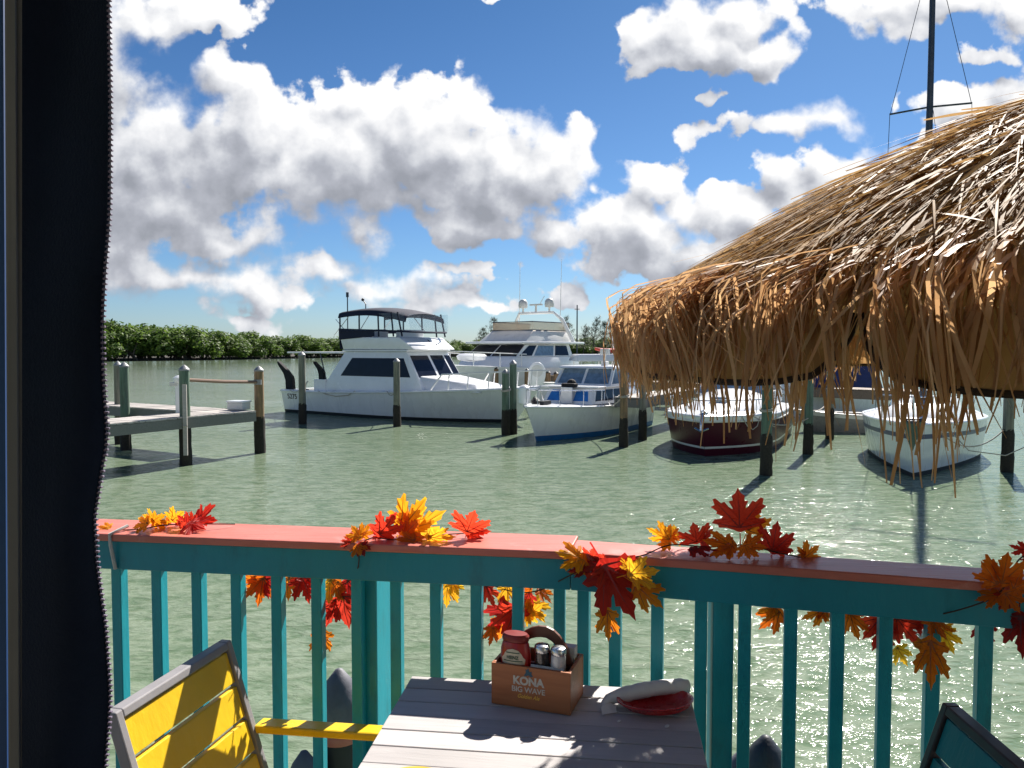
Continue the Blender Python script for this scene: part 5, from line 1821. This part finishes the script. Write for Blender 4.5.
def leaf(base, tip, normal_tilt, wk, mat, rr):
    """one lobed leaf from stem end to tip with a crease and curled lobes"""
    ax = tip - base
    ln = ax.length
    ax.normalize()
    view = (base - CAM).normalized()
    s = ax.cross(view).normalized()
    s = Matrix.Rotation(normal_tilt, 3, ax) @ s
    nr = s.cross(ax).normalized()
    c1, c2, c3 = rr.uniform(-.22, .22), rr.uniform(-.35, .15), rr.uniform(.05, .28)

    def P(x, y):
        z = c3 * abs(x) + c1 * (y - .3) ** 2 + c2 * x * x + .03 * math.sin(x * 14 + y * 9)
        return base + ax * (y * ln) + s * (x * ln * wk) + nr * (z * ln)
    vs = [P(0, .30)]
    n = len(outline)
    vs += [P(x * .5, .30 + (y - .30) * .5) for x, y in outline]
    vs += [P(x, y) for x, y in outline]
    fs = []
    for i in range(n):
        j = (i + 1) % n
        fs.append((0, 1 + i, 1 + j))
        fs.append((1 + i, 1 + n + i, 1 + n + j, 1 + j))
    mb = MB().add(vs, fs)
    st = base - ax * ln * .28 + Vector((0, 0, -.004))
    w = ln * .012
    mb.add([base - s * w, base + s * w, st + s * w, st - s * w], [(0, 1, 2, 3)])
    sg = 1.0 if nr.dot(CAM - base) > 0 else -1.0
    vn = MB()
    for tx, ty in ((0, .93), (.46, .69), (-.46, .69), (.48, .215), (-.48, .215)):
        pts = []
        for i in range(5):
            f = i / 4
            x, y = tx * f, .12 + (ty - .12) * f
            pts.append((P(x, y), .016 * (1.15 - f)))
        vs = []
        dirv = (pts[-1][0] - pts[0][0]).normalized()
        sd = dirv.cross(nr).normalized()
        for p, w in pts:
            vs += [p + sd * w * ln + nr * sg * ln * .012, p - sd * w * ln + nr * sg * ln * .012]
        vn.add(vs, [(2 * i, 2 * i + 1, 2 * i + 3, 2 * i + 2) for i in range(4)])
    return mb, vn


LEAVES = [  # stem end px, tip px, colour, outward offset from the rail front, width, tilt
    ('L', 112, 529, 97, 529, 'y', .06, .9, .9), ('L', 150, 522, 131, 527, 'y', .05, 1.1, .8), ('L', 156, 521, 141, 515, 'y', .07, 1.0, .6), ('L', 150, 520, 172, 523, 'y', .06, 1.2, .9), ('L', 154, 525, 160, 514, 'y', .1, 1.1, .5),
    ('L', 170, 522, 185, 510, 'y', .12, .8, .3), ('L', 166, 522, 177, 516, 'o', .13, .8, .6),
    ('L', 190, 522, 216, 519, 'r', .12, 1.0, .5), ('L', 188, 525, 177, 515, 'r', .08, 1.1, .4), ('L', 190, 522, 199, 514, 'r', .12, 1.4, .3), ('L', 186, 522, 205, 527, 'r', .07, 1.2, .8), ('L', 182, 520, 180, 530, 'r', .06, 1.3, .7),
    ('L', 264, 574, 258, 608, 'o', .13, .8, .2), ('L', 256, 574, 247, 592, 'o', .12, .9, .4), ('L', 262, 572, 268, 600, 'd', .14, .8, .5), ('L', 252, 573, 254, 590, 'd', .15, 1.1, .4),
    ('L', 289, 574, 287, 602, 'o', .13, .8, .5), ('L', 306, 573, 294, 597, 'r', .13, .9, .2), ('L', 301, 572, 311, 604, 'r', .12, .9, .4), ('L', 298, 572, 299, 590, 'o', .15, 1.0, .2),
    ('L', 328, 577, 345, 602, 'y', .13, .9, .2), ('L', 340, 579, 326, 600, 'o', .13, .9, .5), ('L', 338, 596, 326, 628, 'd', .13, .9, .3), ('L', 342, 592, 349, 630, 'd', .12, .9, .6), ('L', 347, 577, 351, 604, 'd', .14, .9, .3), ('L', 333, 600, 340, 622, 'd', .15, 1.0, .2), ('L', 324, 628, 318, 659, 'o', .12, .75, .4),
    ('L', 362, 546, 351, 525, 'y', .02, 1.1, .3), ('L', 360, 546, 371, 523, 'y', .04, .9, .4), ('L', 358, 540, 343, 536, 'o', .02, .9, .6), ('L', 359, 543, 365, 557, 'd', -.004, 1.0, .5), ('L', 352, 545, 339, 547, 'd', .0, .8, .7), ('L', 356, 544, 361, 556, 'o', -.006, 1.3, .3),
    ('L', 377, 546, 397, 512, 'r', .05, .75, .2), ('L', 384, 542, 371, 531, 'r', .06, .9, .5), ('L', 386, 542, 392, 526, 'r', .07, 1.2, .4),
    ('L', 398, 539, 425, 499, 'y', .09, .85, .2), ('L', 402, 541, 446, 512, 'y', .10, .8, .3), ('L', 403, 540, 418, 520, 'o', .07, 1.2, .4), ('L', 424, 537, 457, 539, 'y', .05, .7, .7), ('L', 418, 540, 394, 540, 'o', .04, .7, .7), ('L', 408, 537, 402, 523, 'o', .11, 1.0, .4),
    ('L', 466, 535, 475, 509, 'r', .10, 1.35, .2), ('L', 464, 533, 492, 531, 'r', .11, .8, .4),
    ('L', 448, 580, 446, 609, 'y', .13, .8, .2), ('L', 452, 580, 459, 597, 'y', .13, .9, .3), ('L', 484, 582, 495, 608, 'r', .13, .75, .3), ('L', 487, 583, 482, 602, 'd', .13, .8, .5),
    ('L', 508, 582, 506, 608, 'y', .13, .7, .4), ('L', 514, 604, 486, 634, 'd', .10, .8, .3), ('L', 517, 603, 503, 640, 'r', .09, .8, .4), ('L', 494, 625, 490, 647, 'o', .10, .8, .4), ('L', 503, 618, 497, 642, 'o', .12, .8, .3), ('L', 524, 618, 543, 604, 'y', .12, .9, .3), ('L', 528, 598, 545, 623, 'y', .13, .9, .2), ('L', 530, 600, 515, 622, 'y', .12, .9, .5),
    ('L', 537, 586, 552, 604, 'o', .10, .7, .6), ('L', 533, 588, 518, 593, 'o', .11, .8, .7), ('L', 530, 590, 523, 608, 'd', .12, .9, .5),
    ('L', 588, 560, 554, 551, 'y', -.015, .8, .5), ('L', 590, 565, 560, 565, 'y', -.02, .7, .5), ('L', 592, 562, 594, 547, 'r', -.005, 1.3, .3), ('L', 592, 566, 567, 573, 'd', -.012, .7, .5),
    ('R', 600, 558, 636, 621, 'r', -.035, .80, .2), ('R', 598, 562, 590, 582, 'd', -.022, 1.0, .5), ('R', 606, 560, 618, 590, 'd', -.020, 1.2, .5), ('R', 626, 575, 660, 571, 'y', -.045, .9, .4), ('R', 628, 572, 630, 555, 'y', -.04, 1.0, .4), ('R', 632, 582, 664, 609, 'o', -.03, .75, .3), ('R', 607, 606, 608, 643, 'o', -.01, .65, .3),
    ('R', 673, 541, 646, 528, 'y', .08, .75, .4), ('R', 672, 543, 656, 545, 'y', .07, .9, .6), ('R', 668, 540, 678, 528, 'o', .10, 1.0, .4), ('R', 676, 541, 664, 526, 'y', .10, .9, .3), ('R', 697, 545, 694, 523, 'r', .10, 1.3, .4), ('R', 700, 546, 712, 528, 'r', .11, .8, .5), ('R', 686, 549, 720, 549, 'd', .04, .5, .9),
    ('R', 740, 533, 738, 488, 'r', .09, 1.05, .12), ('R', 746, 534, 760, 504, 'o', .13, .85, .2), ('R', 738, 546, 701, 541, 'o', .06, .8, .6), ('R', 744, 543, 750, 560, 'o', .03, 1.2, .4), ('R', 742, 545, 768, 549, 'o', .05, 1.0, .5), ('R', 735, 545, 718, 553, 'o', .04, .8, .7),
    ('R', 772, 556, 777, 521, 'r', .09, .95, .2), ('R', 774, 553, 793, 541, 'r', .10, .8, .4), ('R', 802, 560, 820, 545, 'o', .11, .9, .3), ('R', 806, 559, 797, 550, 'o', .11, .9, .4),
    ('R', 783, 609, 758, 629, 'o', .11, .8, .3), ('R', 778, 606, 757, 611, 'y', .12, .8, .5), ('R', 829, 607, 801, 620, 'o', .11, .8, .4), ('R', 822, 606, 826, 624, 'o', .12, .9, .5), ('R', 848, 608, 859, 642, 'o', .11, .7, .3), ('R', 853, 608, 847, 622, 'y', .12, .9, .5),
    ('R', 884, 614, 862, 640, 'r', .11, .8, .2), ('R', 886, 618, 873, 652, 'r', .10, .75, .4), ('R', 893, 614, 920, 646, 'r', .10, .85, .3), ('R', 890, 618, 896, 642, 'd', .11, 1.0, .5), ('R', 914, 613, 921, 637, 'd', .11, .8, .5), ('R', 896, 645, 907, 666, 'y', .12, .8, .3),
    ('R', 930, 634, 932, 690, 'o', .02, .55, .2), ('R', 928, 614, 947, 640, 'o', .03, .6, .4), ('R', 940, 626, 955, 655, 'y', .09, .8, .2), ('R', 938, 628, 958, 632, 'y', .10, .7, .5),
    ('R', 1001, 588, 1008, 550, 'o', -.01, .8, .2), ('R', 1000, 588, 980, 560, 'o', -.01, .7, .3), ('R', 1004, 594, 974, 599, 'o', -.02, .7, .5), ('R', 1003, 590, 1020, 614, 'o', -.03, .9, .3), ('R', 1010, 590, 1036, 578, 'o', -.02, .9, .4), ('R', 1006, 592, 1000, 612, 'd', -.02, .9, .5),
    ('R', 1032, 552, 1008, 545, 'r', .10, .7, .4), ('R', 1034, 560, 1018, 560, 'd', .10, .7, .6), ('R', 986, 618, 978, 650, 'd', .11, .6, .4), ('R', 1020, 610, 1023, 660, 'd', .0, .7, .4),
]
gar = thing('leaf_garland', 'garland of red, orange and yellow maple leaves wound along the railing', 'garland', (JOINT.x, JOINT.y, DECK + 1.06))
cm = {'r': M['leaf_red'], 'd': M['leaf_dark_red'], 'o': M['leaf_orange'], 'y': M['leaf_yellow']}
vm = {'r': simple('red_leaf_vein', (.30, .02, .015), .6, .1, 20), 'd': simple('dark_leaf_vein', (.12, .012, .010), .6, .1, 20), 'o': simple('orange_leaf_vein', (.38, .09, .012), .6, .1, 20), 'y': simple('yellow_leaf_vein', (.50, .20, .015), .6, .1, 20)}
rr = random.Random(9)
assert len(LEAVES) < 125
for (sec, x0, y0, x1, y1, c, off, wk, tilt) in LEAVES:
    a = on_rail(x0, y0, sec, off)
    b = on_rail(x1, y1, sec, off + rr.uniform(-.025, .02))
    # nothing sinks into the cap
    if y0 < 560 and -.005 < off < .19 and a.z < zc1 + .006 and abs(a.z - zc1) < .03:
        a.z = zc1 + .006
    if y0 < 560 and off > .0 and zc1 - .03 < b.z < zc1 + .006:
        b.z = zc1 + .006
    lm, vn = leaf(a, b, tilt * rr.choice((-1, 1)) * 1.0, wk * 1.0, cm[c], rr)
    nf = len(lm.f)
    lm.add(vn.v, vn.f)
    lo = lm.build('leaf', cm[c], gar, flip=False)
    lo.data.materials.append(vm[c])
    for p in lo.data.polygons:
        if p.index >= nf:
            p.material_index = 1


def vine(pts, r=.0018):
    vs = [on_rail(x, y, s, o) for (s, x, y, o) in pts]
    sm = []
    for i in range(len(vs) - 1):
        p0, p1, p2, p3 = vs[max(0, i - 1)], vs[i], vs[i + 1], vs[min(len(vs) - 1, i + 2)]
        for k in range(6):
            t = k / 6
            sm.append(.5 * ((2 * p1) + (p2 - p0) * t + (2 * p0 - 5 * p1 + 4 * p2 - p3) * t * t + (3 * p1 - p0 - 3 * p2 + p3) * t ** 3))
    sm.append(vs[-1])
    return MB().tube(sm, r, 5).build('vine', M['vine'], gar, smooth=True)


vine([('L', 100, 531, .05), ('L', 140, 529, .05), ('L', 165, 525, .06), ('L', 200, 524, .08), ('L', 235, 524, .14)])
vine([('L', 240, 565, .16), ('L', 270, 573, .15), ('L', 305, 574, .14), ('L', 340, 585, .14), ('L', 357, 570, .02), ('L', 360, 548, -.004), ('L', 372, 538, .03), ('L', 400, 540, .06), ('L', 440, 535, .08), ('L', 470, 533, .12)])
vine([('L', 440, 578, .13), ('L', 480, 582, .13), ('L', 515, 592, .12), ('L', 540, 590, .07), ('L', 565, 578, .0), ('L', 590, 565, -.012)])
vine([('R', 600, 560, -.012), ('R', 640, 556, .0), ('R', 670, 545, .05), ('R', 710, 547, .06), ('R', 745, 545, .06), ('R', 775, 552, .08), ('R', 805, 558, .12)])
vine([('R', 606, 580, -.006), ('R', 606, 592, -.006), ('R', 608, 608, -.006)])
vine([('R', 760, 600, .14), ('R', 800, 606, .12), ('R', 850, 607, .12), ('R', 890, 615, .11), ('R', 930, 616, .03), ('R', 975, 605, -.008), ('R', 1000, 592, -.012), ('R', 1012, 570, .03), ('R', 1024, 556, .08), ('R', 1050, 552, .10)])

# ------------------------------------------------------------------ roll-down curtain at the left, with its zipper
M['curtain'] = simple('navy_curtain_fabric', (.0060, .0115, .030), .75, .3, 4, bump=.25, bscale=400, spec=.15)
M['zip'] = simple('zipper_teeth', (.16, .13, .19), .45, .15, 30)
M['jamb'] = simple('grey_weathered_jamb', (.17, .165, .17), .6, .3, 5, stretch=(1, 1, .1), dirt=(.03, .016, .01), dirt_amt=.5)
M['blue_wall'] = simple('blue_wall_paint', (.012, .06, .20), .6, .15, 4)
EDGE = [(-1300, 108), (-900, 112), (-500, 109), (-80, 111), (0, 110.5), (100, 112), (135, 112), (200, 111.5), (240, 109.5), (270, 107), (330, 104.5), (384, 106), (430, 108.8), (450, 107.5), (470, 104), (500, 99.5), (515, 97.2), (540, 98), (565, 99.5), (600, 104), (625, 107.5), (660, 110), (690, 112), (720, 111), (768, 107.5), (860, 102), (1200, 108), (1700, 104), (2200, 109), (2600, 106)]


def sm_tab(tab, x):
    for i in range(len(tab) - 1):
        if x <= tab[i + 1][0] or i == len(tab) - 2:
            (x0, y0), (x1, y1) = tab[i], tab[i + 1]
            t = max(0, min(1, (x - x0) / (x1 - x0)))
            m0 = (y1 - tab[i - 1][1]) / (x1 - tab[i - 1][0]) if i else 0
            m1 = (tab[i + 2][1] - y0) / (tab[i + 2][0] - x0) if i < len(tab) - 2 else 0
            h = x1 - x0
            return (2 * t ** 3 - 3 * t * t + 1) * y0 + (t ** 3 - 2 * t * t + t) * h * m0 + (-2 * t ** 3 + 3 * t * t) * y1 + (t ** 3 - t * t) * h * m1


CD = .52
cur = thing('roll_curtain', 'dark navy roll-down curtain with a zipper edge at the far left', 'curtain', (aty(60, 349, CD).x, CD, DECK))
rows, rows2 = [], []
for k in range(0, 475):
    y = -1235 + k * 8
    e = sm_tab(EDGE, y) - 3.2
    ds = CD + .010 * math.sin(y * .011)
    rows.append([aty(22 + (e - 22) * f, y, ds + .012 * math.sin(f * 4.2 + y * .004)) for f in (0, .2, .4, .6, .8, .92, 1.0)])
    rows2.append([p + Vector((0, .003, 0)) for p in rows[-1]])
q = MB().grid(rows)
q.grid(rows2)
q.build('fabric', M['curtain'], cur, smooth='all', flip=False)
tp_, tz_ = MB(), MB()
pr = []
y = -1230.0
k = 0
while y < 2550:
    e = sm_tab(EDGE, y)
    e2 = sm_tab(EDGE, y + 1)
    ds = CD + .010 * math.sin(y * .011) + .012 * math.sin(4.2 + y * .004)
    ctr = aty(e - 1.2, y, ds)
    sl = math.atan2(e2 - e, 1.0)
    ln = .0027
    m_ = Matrix.Rotation(sl, 3, 'Y')
    tz_.box(ctr, (ln, .0022, .0014), 0, m_)
    pr.append(aty(e - 3.3, y, ds))
    y += 5.35
    k += 1
tz_.build('zipper', M['zip'], cur, bevel=.0003)
tp_.tube(pr, .0009, 5).build('zipper_tape', M['curtain'], cur, smooth=True)
# grey jamb and blue wall beside it
jb = thing('door_jamb', 'grey weathered jamb strip between the blue wall and the curtain', 'jamb', (aty(16, 349, .55).x, .55, DECK))
def upright(mb, xa, xb, depth, thick, skew=.0050):
    """upright strip between two slightly leaning edges"""
    q = []
    for dz in (0, thick):
        for y in (-1240, 2575):
            for x in (xa, xb):
                p = aty(x + skew * y, y, depth)
                q.append(p + Vector((0, dz, 0)))
    mb.hexa([q[2], q[3], q[7], q[6]], [q[0], q[1], q[5], q[4]])
    return mb


upright(MB(), 4, 26, .545, .016).build('strip', M['jamb'], jb, bevel=.001)
upright(MB(), 10, 15, .5425, .0022).build('groove_bead', M['jamb'], jb)
wl = upright(MB(), -420, 3.2, .553, .05).build('blue_wall', M['blue_wall'])
tag(wl, 'blue painted wall at the left edge of the picture', 'wall')

# ------------------------------------------------------------------ unseen porch roof and back wall, added to dim and bounce skylight
M['porch'] = simple('porch_boards', (.72, .71, .68), .7, .2, 4)
pr_ = thing('unseen_porch_roof', 'unseen white board porch roof, added to shape the light on the deck', 'roof', (0, -1.6, DECK + 2.75))
q = MB()
for i in range(24):
    q.box((-4.4 + i * .38, -1.5, DECK + 2.75), (.374, 3.9, .03))
q.build('boards', M['porch'], pr_)
q = MB()
for x in (-4, -2, 0, 2, 4):
    q.box((x, -1.5, DECK + 2.66), (.07, 3.8, .14))
q.build('rafters', M['porch'], pr_)
bw = thing('unseen_restaurant_wall', 'unseen cream board wall behind the deck, added to shape the light', 'wall', (0, -3.2, DECK))
q = MB()
for i in range(18):
    q.box((0, -3.2, DECK + .08 + i * .155), (9.0, .03, .15))
q.build('boards', simple('cream_wall_paint', (.70, .66, .55), .6, .06, 3), bw)

# mooring lines
def mooring(label, a, b, sag, r=.016):
    a, b = Vector(a), Vector(b)
    o = thing('mooring_line', label, 'rope', (a.x, a.y, a.z), 0)
    MB().tube([a.lerp(b, i / 12) - Vector((0, 0, sag * 4 * (i / 12) * (1 - i / 12))) for i in range(13)], r, 5).build('strand', M['rope'], o, smooth=True)


def boat_pt(B, t, side, dz=0.0):
    p = B.pt(t, B.sheer(t) + dz, side, .02)
    c, s = math.cos(B.o.rotation_euler.z), math.sin(B.o.rotation_euler.z)
    return Vector((B.o.location.x + p.x * c - p.y * s, B.o.location.y + p.x * s + p.y * c, p.z))


p = atz(397, 426.5, 0)
mooring('slack line from the fishing boat side to the pile before it', boat_pt(B1, .52, -1), (p.x, p.y + .1, 1.5), .25)
p = atz(302.6, 424, 0)
mooring('line from the fishing boat stern to the pile at its corner', boat_pt(B1, .05, -1), (p.x, p.y + .1, 1.45), .15)
p = atz(808, 454, 0)
mooring('line from the maroon boat bow to the green pile on its right', boat_pt(B4, .86, 1), (p.x - .05, p.y - .1, 1.0), .22)
p2 = atz(829.5, 439, 0)
mooring('sagging line between the two piles right of the maroon boat', (p.x, p.y, 1.25), (p2.x, p2.y, 1.3), .18)
p3 = atz(1007, 472, 0)
mooring('line from the sailboat bow to the pile right of it', boat_pt(B5, .92, 1), (p3.x - .1, p3.y, 1.0), .45)
p4 = atz(623.5, 447, 0)
mooring('line from the cabin cruiser to the brown pile before it', boat_pt(B3, .62, 1), (p4.x, p4.y + .1, 1.5), .12)
for q_, n_ in ((p4, 'brown pile'), (atz(506, 435, 0), 'left pile of the bow pair'), (atz(766, 475, 0), 'nearest green pile')):
    o = thing('rope_loop', 'rope loop tied round the ' + n_, 'rope', (q_.x, q_.y, 1.5))
    for dz in (0, .035):
        MB().tube([(q_.x + .155 * math.cos(a), q_.y + .155 * math.sin(a), 1.5 + dz + .03 * math.sin(a + 1)) for a in (6.283 * i / 20 for i in range(21))], .016, 5).build('turn', M['rope'], o, smooth=True)
